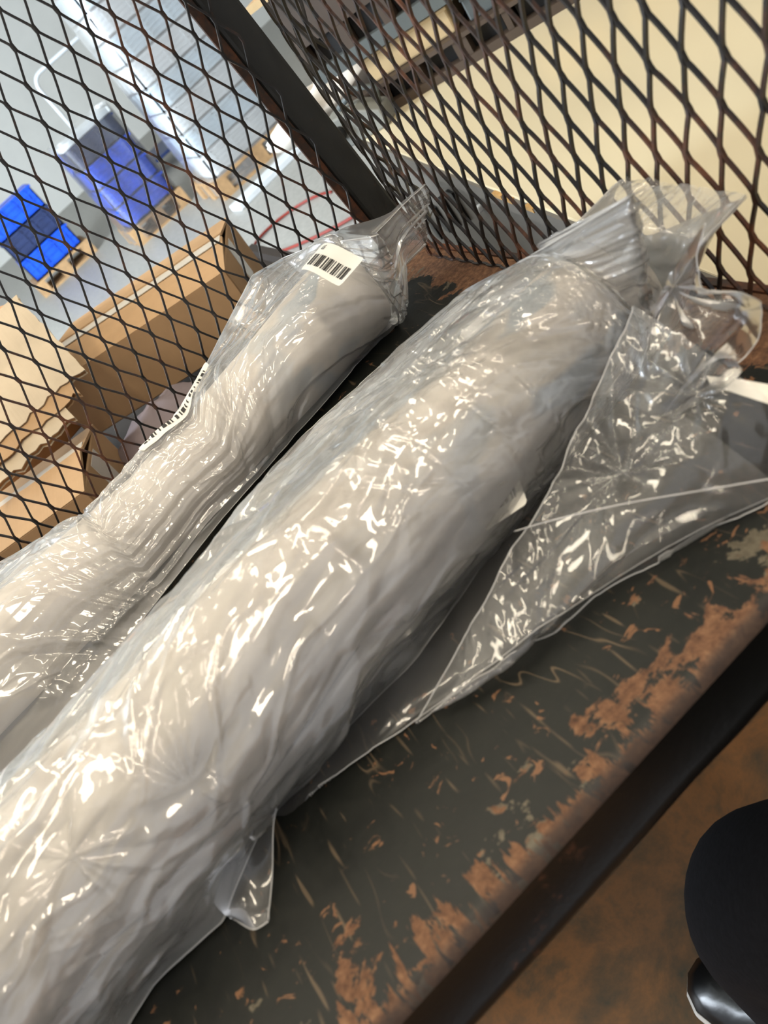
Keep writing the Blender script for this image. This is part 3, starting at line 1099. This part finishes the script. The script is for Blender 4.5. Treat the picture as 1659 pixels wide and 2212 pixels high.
KNEE = at(1640, 1925, z=-0.34)
TOE = at(1490, 2110, z=FLOOR + 0.02)
ANK = np.array([KNEE[0] - 0.02, KNEE[1] + 0.03, FLOOR + 0.10])
HIP = np.array([-0.06, -1.02, 0.02])
PO = (float(ANK[0]), float(ANK[1]), FLOOR)
person = thing('person', 'person in black trousers standing close at the cart front, one knee forward', 'person', PO)
rel = lambda p: tuple(float(a - b) for a, b in zip(p, PO))
bv = [rel((0.06, -1.08, 0.06)), rel(HIP), rel((HIP + KNEE) / 2), rel(KNEE), rel((KNEE * 0.55 + ANK * 0.45)), rel(ANK),
      rel((0.18, -1.05, 0.02)), rel((0.22, -1.02, -0.40)), rel((0.24, -1.06, FLOOR + 0.10)), rel((0.06, -1.10, 0.26))]
skin_body('trousers', bv, [(0, 1), (1, 2), (2, 3), (3, 4), (4, 5), (0, 6), (6, 7), (7, 8), (0, 9)], [0.12, 0.095, 0.088, 0.074, 0.070, 0.066, 0.095, 0.072, 0.06, 0.15], M_TROUSER, person, 0)


def shoe(heel, toe, parent):
    d = Vector((toe[0] - heel[0], toe[1] - heel[1], 0)); L = d.length; d.normalize(); nrm = Vector((-d.y, d.x, 0))
    outl = [(0.0, 0.026), (0.06, 0.036), (0.30, 0.034), (0.55, 0.040), (0.78, 0.046), (0.92, 0.036), (0.98, 0.020), (1.0, 0.0)]
    ring = [(a, w) for a, w in outl] + [(a, -w) for a, w in outl[-2::-1]]
    def P(a, w, z, s=1.0):
        p = Vector(heel) + d * (a * L) + nrm * (w * s)
        return rel((p.x, p.y, FLOOR + z))
    up = MB(); n = len(ring)
    hts = lambda a: 0.085 if a < 0.35 else 0.085 - 0.045 * min(1, (a - 0.35) / 0.5)
    rows = [[P(a, w, 0.022) for a, w in ring], [P(0.02 + a * 0.96, w, 0.022 + hts(a) * 0.5, 1.0) for a, w in ring], [P(0.05 + a * 0.88, w, 0.022 + hts(a) * 0.85, 0.8) for a, w in ring], [P(0.10 + a * 0.76, w, 0.022 + hts(a), 0.3) for a, w in ring]]
    vs = [p for r_ in rows for p in r_]
    up.add(vs, [(i * n + j, i * n + (j + 1) % n, (i + 1) * n + (j + 1) % n, (i + 1) * n + j) for i in range(3) for j in range(n)] + [tuple(range(3 * n, 4 * n))])
    sh = up.build('shoe', M_SHOE, parent, smooth=True)
    sh['label'] = 'glossy black shoe with a white sole edge'
    so = MB()
    so.prism([P(a * 1.02 - 0.01, w * 1.10, 0.0) for a, w in ring], (0, 0, 0.024))
    so.build('sole', M_SOLE, sh, bevel=0.004)


hd = np.array([TOE[0], TOE[1]]) - np.array([ANK[0], ANK[1]])
hd = hd / np.linalg.norm(hd)
shoe((TOE[0] - hd[0] * 0.28, TOE[1] - hd[1] * 0.28, 0), (TOE[0], TOE[1], 0), person)
shoe((0.25, -1.12, 0), (0.20, -0.84, 0), person)

# ------------------------------------------------------------------ cardboard heap behind the back mesh
M_CARD = mat_cardboard('kraft_board', (184, 150, 112))
M_CARD2 = mat_cardboard('pale_board', (200, 182, 156))
M_CARD3 = mat_cardboard('orange_board', (186, 132, 84))
M_EDGE = mat_cardboard('board_edge', (170, 128, 84), 0.7)
M_TAPE = simple('shiny_tape', (206, 200, 188), 0.2, 0.05, 30)
M_SACK = simple('grey_sack', (118, 106, 108), 0.75, 0.12, 12, bumps=0.5)


def rotm(yaw, pitch=0.0, roll=0.0):
    return (Matrix.Rotation(yaw, 3, 'Z') @ Matrix.Rotation(pitch, 3, 'X') @ Matrix.Rotation(roll, 3, 'Y'))


def carton(label, c, size, yaw, pitch=0.0, roll=0.0, mat=None, flap=True, tape=True, group=None, ragged=1):
    """closed-up carton: body, two top flaps standing slightly open, a strip of tape"""
    mat = mat or M_CARD
    Rm = rotm(yaw, pitch, roll)
    o = thing('cardboard_box', label, 'box', c, Rm.to_euler(), group)
    x, y, z = size
    t = 0.004
    mb = MB()
    mb.box((0, 0, -z / 2 + t / 2), (x, y, t)); mb.box((-x / 2 + t / 2, 0, 0), (t, y, z)); mb.box((x / 2 - t / 2, 0, 0), (t, y, z))
    mb.box((0, -y / 2 + t / 2, 0), (x, t, z)); mb.box((0, y / 2 - t / 2, 0), (x, t, z))
    mb.build('carton_body', mat, o, bevel=0.002)
    if flap:
        rs = random.Random(int(abs(c[0]) * 1000))
        for sgn in (-1, 1):
            a = rs.uniform(0.03, 0.16)
            f = MB()
            nseg = 14
            pts = []
            for k in range(nseg + 1):
                px = -x / 2 + x * k / nseg
                dep = y / 2 * (0.98 - 0.04 * ragged * rs.random())
                pts.append((px, dep))
            top = [Vector((px, -sgn * 0.0 + sgn * (y / 2), z / 2)) for px, _ in pts]
            inn = [Vector((px, sgn * (y / 2 - dep * math.cos(a)), z / 2 + dep * math.sin(a) + 0.002)) for px, dep in pts]
            vs = [tuple(p) for p in top + inn]
            m_ = nseg + 1
            f.add(vs, [(k, k + 1, m_ + k + 1, m_ + k) for k in range(nseg)])
            f.build('flap', mat, o, solid=0.004)
    if tape:
        MB().box((0, 0, z / 2 + 0.012), (x * 0.98, 0.05, 0.001)).build('tape', M_TAPE, o)
        MB().box((x / 2 + 0.0008, 0, z / 2 - 0.04), (0.001, 0.05, 0.07)).build('tape', M_TAPE, o)
    return o


def board(label, quad, mat, thick=0.006, group=None, torn=0.012, seed=1):
    """a corrugated sheet given by four corners; torn edge, two liners and a fluted edge"""
    A_, B_, C_, D_ = (Vector(tuple(map(float, q))) for q in quad)
    cen = (A_ + B_ + C_ + D_) / 4
    o = thing('cardboard_sheet', label, 'cardboard', cen, group=group)
    nrm = (B_ - A_).cross(D_ - A_).normalized()
    if nrm.z < 0: nrm = -nrm
    rs = random.Random(seed)
    n = 16
    def side(P, Q, amp): return [P.lerp(Q, k / n) + (cen - P.lerp(Q, 0.5)).normalized() * rs.uniform(0, amp) for k in range(n)]
    ring = side(A_, B_, torn) + side(B_, C_, torn * 0.3) + side(C_, D_, torn * 0.2) + side(D_, A_, torn * 0.3)
    for name, off, m_ in (('top_liner', thick / 2, mat), ('bottom_liner', -thick / 2, mat)):
        MB().prism([p - cen + nrm * (off - 0.0006) for p in ring], nrm * 0.0012).build(name, m_, o)
    fl = MB()
    k = len(ring)
    inner = [p + (cen - p) * 0.02 for p in ring]
    fl.prism([p - cen - nrm * (thick / 2) for p in inner], nrm * thick)
    fl.build('fluting', M_EDGE, o)
    return o


c1 = at(350, 700, y=0.66)
carton('long torn carton with pale top behind the back mesh, beside the slim roll', (c1[0], 0.66, c1[2]), (0.36, 0.28, 0.11), -0.40, 0.0, 0.06, M_CARD)
c2 = at(45, 745, y=0.62)
carton('plain orange-brown carton behind the mesh at the left picture edge', (c2[0] - 0.13, 0.74, c2[2] - 0.06), (0.26, 0.22, 0.22), 0.35, 0.0, 0.0, M_CARD3, flap=False, tape=False)
c3 = at(60, 1060, y=0.32)
carton('low tan carton with folded edge, lowest of the cardboard behind the mesh', (c3[0] - 0.02, 0.36, -0.18 + 0.085), (0.22, 0.20, 0.15), -0.28, 0.0, 0.04, M_CARD)
for k, (pa, pb, yy, lab) in enumerate([((-20, 985), (190, 800), 0.40, 'uppermost loose corrugated sheet leaning below the orange-brown carton'),
                                       ((-20, 1030), (180, 850), 0.37, 'middle corrugated sheet of the leaning cardboard stack'),
                                       ((-20, 1085), (165, 905), 0.34, 'lowest corrugated sheet with torn edge in the leaning stack')]):
    A_ = at(*pa, y=yy); B_ = at(*pb, y=yy + 0.02)
    board(lab, [A_, B_, B_ + np.array([0.0, 0.26, 0.10]), A_ + np.array([0.0, 0.26, 0.10])], M_CARD if k % 2 else M_CARD2, 0.007, 'corrugated sheets in the leaning stack', seed=k + 3)

# soft grey sack between the cardboard and the cart
sc_ = at(285, 930, y=0.40)
sk = MB()
for i in range(15):
    th = math.pi * i / 14
    for k in range(28):
        ph = 2 * math.pi * k / 28
        w = 1 + 0.16 * (float(vnoise(np.array([i * 0.5]), np.array([k * 0.45]), 3)[0]) - 0.5)
        sk.v.append((0.11 * math.sin(th) * math.cos(ph) * w, 0.08 * math.sin(th) * math.sin(ph) * w, 0.06 * math.cos(th) * w))
for i in range(14):
    for k in range(28):
        sk.f.append((i * 28 + k, i * 28 + (k + 1) % 28, (i + 1) * 28 + (k + 1) % 28, (i + 1) * 28 + k))
so_ = sk.build('sack', M_SACK, smooth=True)
so_.location = (sc_[0] + 0.05, 0.40, -0.18 + 0.062)
so_.rotation_euler = (0, 0, -0.4)
tag(so_, 'rounded grey cloth sack lying between the cardboard and the slim roll', 'sack')

# bin under the heap; its raised dark floor stands in for deep shadow
M_WOOD = simple('pallet_wood', (172, 138, 98), 0.8, 0.2, 18, bumps=0.3)
M_DARK = simple('dark_board', (38, 30, 24), 0.8, 0.2, 10)
bin_ = thing('open_bin', 'open-topped bin holding the cardboard heap behind the cart, dark to stand in for shadow', 'bin', (-0.47, 0.62, FLOOR))
for (cx, cy, sx, sy) in ((0, -0.44, 1.14, 0.02), (0, 0.44, 1.14, 0.02), (-0.56, 0, 0.02, 0.86), (0.56, 0, 0.02, 0.86)):
    MB().box((cx, cy, 0.345), (sx, sy, 0.69)).build('side_panel', M_DARK, bin_)
MB().box((0, 0, 0.66), (1.10, 0.86, 0.02)).build('shade_floor', M_DARK, bin_)

# ------------------------------------------------------------------ pallet loads at the far end
M_BLUE = simple('blue_plastic', (24, 84, 216), 0.35, 0.25, 16)
M_NAVY = simple('navy_plastic', (38, 52, 92), 0.45, 0.2, 12)
M_WHITEP = simple('white_plastic', (226, 232, 236), 0.45, 0.06, 8)
M_ICE = simple('pale_blue_plastic', (208, 226, 238), 0.4, 0.12, 10)
M_WRAP = mat_film('pallet_wrap', 0.22, 1.0, rough=0.16)
M_WRAP2 = mat_film('thin_pallet_wrap', 0.05, 1.0, rough=0.12)


def pallet(label, x, y, w, d, group):
    o = thing('wooden_pallet', label, 'pallet', (x, y, FLOOR), group=group)
    for k in range(3):
        for j in range(3):
            MB().box((-w / 2 + 0.05 + k * (w - 0.10) / 2, -d / 2 + 0.05 + j * (d - 0.10) / 2, 0.065), (0.10, 0.10, 0.09)).build('block', M_WOOD, o)
    for j in range(3):
        MB().box((0, -d / 2 + 0.05 + j * (d - 0.10) / 2, 0.01), (w, 0.10, 0.02)).build('bottom_board', M_WOOD, o)
    for j in range(6):
        MB().box((0, -d / 2 + 0.04 + j * (d - 0.08) / 5, 0.12), (w, 0.075, 0.02)).build('deck_board', M_WOOD, o)
    return o


def crate(label, x, y, z, w, d, h, mat, group, ribs=5, yaw=0.0):
    o = thing('plastic_crate', label, 'crate', (x, y, z), (0, 0, yaw), group)
    t = 0.012
    mb = MB()
    mb.box((0, 0, t / 2), (w, d, t))
    for sx in (-1, 1):
        mb.box((sx * (w / 2 - t / 2), 0, h / 2), (t, d, h)); mb.box((0, sx * (d / 2 - t / 2), h / 2), (w, t, h))
    mb.build('crate_body', mat, o)
    rb = MB()
    rb.box((0, 0, h - 0.012), (w + 0.02, d + 0.02, 0.016)).build('rim', mat, o)
    for k in range(ribs):
        MB().box((0, -d / 2 - 0.006, h * (k + 0.6) / (ribs + 0.6)), (w * 0.94, 0.012, 0.010)).build('rib', mat, o)
    for k in range(4):
        MB().box((-w / 2 + w * (k + 0.5) / 4, -d / 2 - 0.005, h / 2), (0.012, 0.010, h * 0.9)).build('upright_rib', mat, o)
    return o


def wrap_box(parent, w, d, z0, z1, seed, name='stretch_wrap', mat=None):
    nu, nv = 40, 60
    P = np.empty((nu, nv, 3))
    for j in range(nv):
        a = 2 * math.pi * j / nv
        cx, cy = math.cos(a), math.sin(a)
        k = 1 / max(abs(cx) ** 5 + abs(cy) ** 5, 1e-6) ** 0.2
        P[:, j, 0] = cx * k * w / 2
        P[:, j, 1] = cy * k * d / 2
    P[..., 2] = np.linspace(z0, z1, nu)[:, None]
    aa = np.linspace(0, 12, nv)[None, :] + 0 * P[..., 2]
    hh = 0.012 * trin(P[..., 2] * 3, aa * 2.0, seed)
    P[..., 0] *= 1 + hh / w * 2
    P[..., 1] *= 1 + hh / d * 2
    return grid_mesh(name, P, mat or M_WRAP, parent, closed_v=True)


# load A: blue crates with a white top sheet
yA = 5.9
pA = at(225, 330, y=yA)
xA = pA[0] + 0.0
gA = 'blue crates on the middle pallet'
pallet('wooden pallet under the middle stack of blue crates', xA, yA + 0.2, 0.52, 0.5, 'wooden pallets at the far end')
for k in range(4):
    o = crate(['bottom', 'second', 'third', 'top'][k] + ' blue crate of the wrapped stack in the middle distance', xA, yA + 0.2, FLOOR + 0.135 + k * 0.165, 0.44, 0.44, 0.16, M_BLUE if k < 3 else M_NAVY, gA, 4)
cap = MB().box((0, 0, 0.02), (0.46, 0.46, 0.04)).build('cover_sheet', M_WHITEP, bevel=0.006)
cap.location = (xA, yA + 0.2, FLOOR + 0.135 + 4 * 0.165)
tag(cap, 'white cover sheet lying on top of the middle blue crate stack', 'cover sheet')
# load B: blue boxes at the left edge
yB = 7.2
pB = at(45, 480, y=yB)
gB = 'blue crates at the left edge'
pallet('wooden pallet under the blue crates at the left picture edge', pB[0], yB + 0.2, 0.62, 0.5, 'wooden pallets at the far end')
for k in range(3):
    crate(['bottom', 'middle', 'top'][k] + ' crate of the blue stack at the left picture edge', pB[0], yB + 0.2, FLOOR + 0.135 + k * 0.2, 0.52, 0.44, 0.195, M_BLUE if k != 1 else M_NAVY, gB, 3)
# load C: tall wrapped tower of pale crates
yC = 5.0
pC = at(455, 190, y=yC)
gC = 'pale crates in the wrapped tower'
pallet('wooden pallet under the tall wrapped tower of pale crates', pC[0], yC + 0.3, 0.76, 0.6, 'wooden pallets at the far end')
last = None
names = ['lowest', 'second', 'third', 'fourth', 'fifth', 'sixth', 'seventh', 'topmost']
for k in range(8):
    last = crate(names[k] + ' pale blue-white crate in the tall wrapped tower beside the corner post', pC[0], yC + 0.3, FLOOR + 0.135 + k * 0.165, 0.66, 0.5, 0.16, M_ICE if k % 2 else M_WHITEP, gC, 5)
wr = thing('stretch_wrapping', 'clear stretch film wound round the tall tower of pale crates', 'stretch film', (pC[0], yC + 0.3, FLOOR))
wrap_box(wr, 0.74, 0.58, 0.02, 1.46, 4, 'film_wrap')
wr2 = thing('stretch_wrapping', 'clear stretch film wound round the middle stack of blue crates', 'stretch film', (xA, yA + 0.2, FLOOR))
wrap_box(wr2, 0.52, 0.52, 0.02, 0.86, 9, 'film_wrap', M_WRAP2)

# white push handle of a trolley further left
yH = 7.6
ht = thing('platform_trolley', 'white tubular push handle of a trolley in front of the white wall', 'trolley', (at(120, 200, y=yH)[0], yH, FLOOR))
hx = at(120, 200, y=yH)[0]
hl, hr = at(30, 130, y=yH)[0] - hx, at(320, 10, y=yH)[0] - hx
topz = 1.26
pts = [(hl, 0, 0.16), (hl, 0, topz - 0.10)]
for k in range(1, 6):
    a = math.pi / 2 * k / 5
    pts.append((hl + 0.10 * (1 - math.cos(a)), 0, topz - 0.10 + 0.10 * math.sin(a)))
for k in range(0, 6):
    a = math.pi / 2 * k / 5
    pts.append((hr - 0.10 * (1 - math.sin(a)), 0, topz - 0.10 + 0.10 * math.cos(a)))
pts.append((hr, 0, 0.16))
MB().tube(pts, 0.017, 10).build('handle', M_WHITEP, ht, smooth=True)
MB().box(((hl + hr) / 2, 0.35, 0.15), (hr - hl + 0.06, 0.8, 0.03)).build('platform', M_NAVY, ht, bevel=0.006)
for wx in (hl + 0.05, hr - 0.05):
    for wy in (0.05, 0.65):
        MB().lathe([(0.0, -0.02), (0.06, -0.02), (0.065, 0), (0.06, 0.02), (0.0, 0.02)], 20, Matrix.Translation((wx, wy, 0.065)) @ Matrix.Rotation(math.pi / 2, 4, 'Y')).build('wheel', M_DARK, ht, smooth=True)

# things on the far floor
M_RED = simple('red_cord', (128, 40, 28), 0.5, 0.1, 20)
rc = MB()
pts = []
for k in range(60):
    t = k / 59
    pts.append((0.28 * math.cos(5.5 * t) * (1 - 0.4 * t), 0.45 * math.sin(4.2 * t + 0.3), 0.008 + 0.01 * t))
rc.tube(pts, 0.008, 6)
rco = rc.build('red_cord', M_RED, smooth=True)
rp = at(655, 500, z=FLOOR)
rco.location = tuple(rp)
tag(rco, 'dark red cord in loose loops on the grey floor by the corner post', 'cord')
ws = MB().box((0, 0, 0.02), (0.62, 0.16, 0.04)).build('white_strip', M_WHITEP, bevel=0.006)
wp = at(585, 385, z=FLOOR)
ws.location = tuple(wp)
ws.rotation_euler = (0, 0, 0.1)
tag(ws, 'flat white strip lying on the grey floor beyond the back mesh', 'strip')

# ------------------------------------------------------------------ work table beyond the end mesh
M_CREAM = simple('cream_laminate', (206, 194, 164), 0.30, 0.03, 3, bumps=0.02, spec=0.5)
M_STEEL = simple('grey_steel', (98, 94, 88), 0.5, 0.08, 8)
M_CHIP = simple('chipboard_edge', (176, 138, 84), 0.85, 0.25, 60, bumps=0.4)
M_BLACK = simple('black_plastic', (14, 14, 14), 0.5, 0.1, 20)
TZ = -0.10
p0, p1 = at(850, 325, z=TZ), at(1600, 615, z=TZ)
ed = (p1 - p0)[:2]
yaw = math.atan2(ed[1], ed[0])               # along the near edge, towards the viewer
tb = thing('work_table', 'cream-topped work table with grey steel front beyond the end mesh', 'table', (float(p0[0]), float(p0[1]), FLOOR), (0, 0, yaw))
TH = TZ - FLOOR
# local x: along near edge; local +y: away from the cart
MB().box((0.55, 0.75, TH - 0.014), (1.9, 1.5, 0.028)).build('table_top', M_CREAM, tb, bevel=0.002)
MB().box((0.55, -0.002, TH - 0.013), (1.9, 0.006, 0.022)).build('edge_band', M_STEEL, tb)
Tm = Matrix.Rotation(-yaw, 3, 'Z')


def on_front(u, v, ly=0.02):
    """local x, z of the photo pixel on the table's front panel"""
    d = R.T @ np.array([(u - 829.5) / FPX, (v - 1106) / FPX, 1.0])
    nrm_ = np.array([-math.sin(yaw), math.cos(yaw), 0.0])
    t = ((p0 - CAM) @ nrm_ + ly) / (d @ nrm_)
    q = Tm @ Vector(tuple(CAM + d * t - p0))
    return q.x, q.z + TH


for (u, v, w_) in ((1095, 443, 0.030), (1120, 452, 0.018), (1160, 462, 0.024)):
    MB().box((on_front(u, v, 0)[0], -0.003, TH - 0.004), (w_, 0.006, 0.006)).build('chipped_edge', M_CHIP, tb)
apron = MB().box((0.55, 0.03, TH - 0.30), (1.86, 0.02, 0.54)).build('front_panel', M_STEEL, tb)
for (u, v) in ((938, 487), (955, 470), (974, 455), (993, 442)):
    sx_, sz_ = on_front(u, v)
    MB().box((sx_, 0.018, sz_), (0.030, 0.008, 0.060)).build('vent_slot', M_BLACK, tb)
sx_, sz_ = on_front(1042, 445)
MB().box((sx_, 0.014, sz_), (0.012, 0.012, 0.012)).build('latch', M_WHITEP, tb, bevel=0.003)
for lx in (-0.36, 1.46):
    for ly in (0.06, 1.44):
        MB().box((lx, ly, (TH - 0.03) / 2), (0.05, 0.05, TH - 0.03)).build('leg', M_STEEL, tb)

# ---- sorter unit and goods standing along the far side of the table
M_BROWN = simple('dark_brown_board', (66, 54, 44), 0.6, 0.15, 9)
M_BEIGE = mat_cardboard('beige_box', (196, 172, 132))
M_YEL = simple('mustard_plastic', (186, 138, 36), 0.5, 0.15, 8)
M_REDB = simple('salmon_red_box', (196, 92, 74), 0.6, 0.08, 8)
M_SLATE = simple('slate_plastic', (82, 88, 88), 0.5, 0.1, 8)
M_TEAL = simple('teal_plastic', (30, 140, 110), 0.45, 0.1, 8)
q0, q1 = at(800, 272, z=TZ), at(1150, 62, z=TZ)
e = (q1 - q0)[:2]
Lq = float(np.linalg.norm(e))
sy = math.atan2(e[1], e[0])
un = thing('sorter_shelf', 'dark brown sorter shelf with square black openings standing on the table', 'shelf', (float(q0[0]), float(q0[1]), TZ), (0, 0, sy))
UL = 1.15
mid = UL / 2 - 0.05
MB().box((mid, 0.16, 0.008), (UL, 0.32, 0.016)).build('base_board', M_BROWN, un)
MB().box((mid, 0.16, 0.054), (UL, 0.32, 0.008)).build('middle_board', M_BROWN, un)
MB().box((mid, 0.315, 0.15), (UL, 0.01, 0.30)).build('back_board', M_BROWN, un)
MB().box((mid, 0.16, 0.126), (UL, 0.31, 0.028)).build('slate_board', M_SLATE, un)
MB().box((mid, 0.16, 0.238), (UL, 0.30, 0.104)).build('upper_panel', M_BROWN, un)
MB().box((mid, 0.15, 0.298), (UL + 0.04, 0.36, 0.014)).build('top_board', M_BEIGE, un)
for k in range(13):
    dx = -0.045 + k * UL / 12
    MB().box((dx, 0.16, 0.033), (0.012 if k % 3 else 0.03, 0.31, 0.034)).build('divider', M_BROWN, un)
    MB().box((dx, 0.16, 0.163), (0.022, 0.31, 0.046)).build('divider', M_BROWN, un)
for k in range(12):
    dx = -0.045 + (k + 0.5) * UL / 12
    MB().box((dx, 0.17, 0.033), (UL / 12 - 0.03, 0.28, 0.033)).build('pigeonhole', M_BLACK, un)
    MB().box((dx, 0.17, 0.163), (UL / 12 - 0.03, 0.28, 0.045)).build('pigeonhole', M_BLACK, un)


def on_unit(name, label, cat, lx, ly, lz, size, mat, bevel=0.004, lid=None):
    o = thing(name, label, cat, un.matrix_basis @ Vector((lx, ly, lz)), (0, 0, sy))
    MB().box((0, 0, size[2] / 2), size).build('body', mat, o, bevel=bevel)
    MB().box((0, 0, size[2] - 0.003), (size[0] * 1.03, size[1] * 1.03, 0.006)).build('lid', lid or mat, o, bevel=0.002)
    return o


bpy.context.view_layer.update()
on_unit('storage_box', 'beige box in the low bay of the brown sorter shelf', 'box', 0.14, 0.13, 0.0582, (0.20, 0.2, 0.048), M_BEIGE)
on_unit('storage_box', 'dark slate tray in the sorter shelf between the beige and mustard boxes', 'tray', 0.30, 0.13, 0.0582, (0.06, 0.2, 0.044), M_SLATE)
on_unit('storage_box', 'nearer mustard yellow box in the low bay of the sorter shelf', 'box', 0.42, 0.12, 0.0582, (0.13, 0.22, 0.05), M_YEL)
on_unit('storage_box', 'farther mustard yellow box at the upper end of the sorter shelf', 'box', 0.60, 0.12, 0.0582, (0.16, 0.22, 0.05), M_YEL)
on_unit('storage_box', 'salmon red box standing on top of the sorter shelf', 'box', -0.02, 0.10, 0.3052, (0.13, 0.12, 0.10), M_REDB)
on_unit('storage_box', 'small black box with teal lid on top of the sorter shelf', 'box', 0.10, 0.06, 0.3052, (0.06, 0.08, 0.045), M_BLACK, lid=M_TEAL)
on_unit('storage_box', 'white carton on top of the sorter shelf beside the black box', 'box', 0.22, 0.08, 0.3052, (0.12, 0.14, 0.08), M_WHITEP)

# tape gun left lying at the table corner, beside a crumpled white bag
M_MACH = simple('grey_metal_case', (130, 132, 128), 0.4, 0.08, 10)
mp_ = at(772, 262, z=TZ + 0.03)
mc = thing('tape_dispenser', 'grey tape dispenser with a black knob at the table corner', 'dispenser', (float(mp_[0]), float(mp_[1]), TZ), (0, 0, sy))
MB().prism([(-0.07, -0.03, 0.0), (0.07, -0.03, 0.0), (0.07, -0.03, 0.035), (0.02, -0.03, 0.06), (-0.05, -0.03, 0.065), (-0.07, -0.03, 0.03)], (0, 0.06, 0)).build('case', M_MACH, mc, bevel=0.004)
MB().lathe([(0.0, 0.0), (0.014, 0.0), (0.014, 0.012), (0.010, 0.016), (0.0, 0.016)], 16, Matrix.Translation((-0.03, -0.03, 0.035)) @ Matrix.Rotation(math.pi / 2, 4, 'X')).build('knob', M_BLACK, mc, smooth=True)
MB().tube([(0.06, 0.0, 0.035), (0.075, 0.0, 0.07), (0.03, 0.0, 0.085), (-0.02, 0.0, 0.068)], 0.006, 8).build('handle', M_SLATE, mc, smooth=True)
M_WBAG = simple('white_bag', (222, 216, 206), 0.45, 0.06, 12, bumps=0.6)


def lump(name, label, cat, c, size, mat, seed, yaw_=0.0):
    mb = MB()
    for i in range(17):
        th = math.pi * i / 16
        for k in range(32):
            ph = 2 * math.pi * k / 32
            w = 1 + 0.5 * float(trin(np.array([i * 0.35]), np.array([k * 0.4 if k < 16 else (32 - k) * 0.4]), seed)[0])
            mb.v.append((size[0] * math.sin(th) * math.cos(ph) * w, size[1] * math.sin(th) * math.sin(ph) * w, max(size[2] * math.cos(th) * w, -size[2] * 0.7) + size[2] * 0.7))
    for i in range(16):
        for k in range(32):
            mb.f.append((i * 32 + k, i * 32 + (k + 1) % 32, (i + 1) * 32 + (k + 1) % 32, (i + 1) * 32 + k))
    o = mb.build(name, mat, smooth=True)
    o.location = tuple(map(float, c))
    o.rotation_euler = (0, 0, yaw_)
    return tag(o, label, cat)


wb = at(705, 215, z=TZ + 0.03)
lump('crumpled_bag', 'crumpled white plastic bag on the table corner behind the post', 'plastic bag', (wb[0], wb[1], TZ), (0.16, 0.09, 0.045), M_WBAG, 5, sy + 0.5)

# slip of white paper caught in the mouth of the loose bag
G = np.array([[at(u, v, z=z) for (u, v, z) in row] for row in [[(1525, 812, .045), (1535, 832, .043)], [(1590, 818, .043), (1590, 850, .041)], [(1690, 835, .041), (1690, 882, .039)]]])
Pp = catmull(G, 24)
Pp = catmull(Pp.transpose(1, 0, 2), 8).transpose(1, 0, 2)
cp = Pp.mean((0, 1))
ps = grid_mesh('paper_slip', Pp, M_PAPER, None, off=cp)
ps.location = tuple(cp)
mod = ps.modifiers.new('solidify', 'SOLIDIFY')
mod.thickness = 0.0004
tag(ps, 'narrow slip of white paper inside the mouth of the loose bag', 'paper')
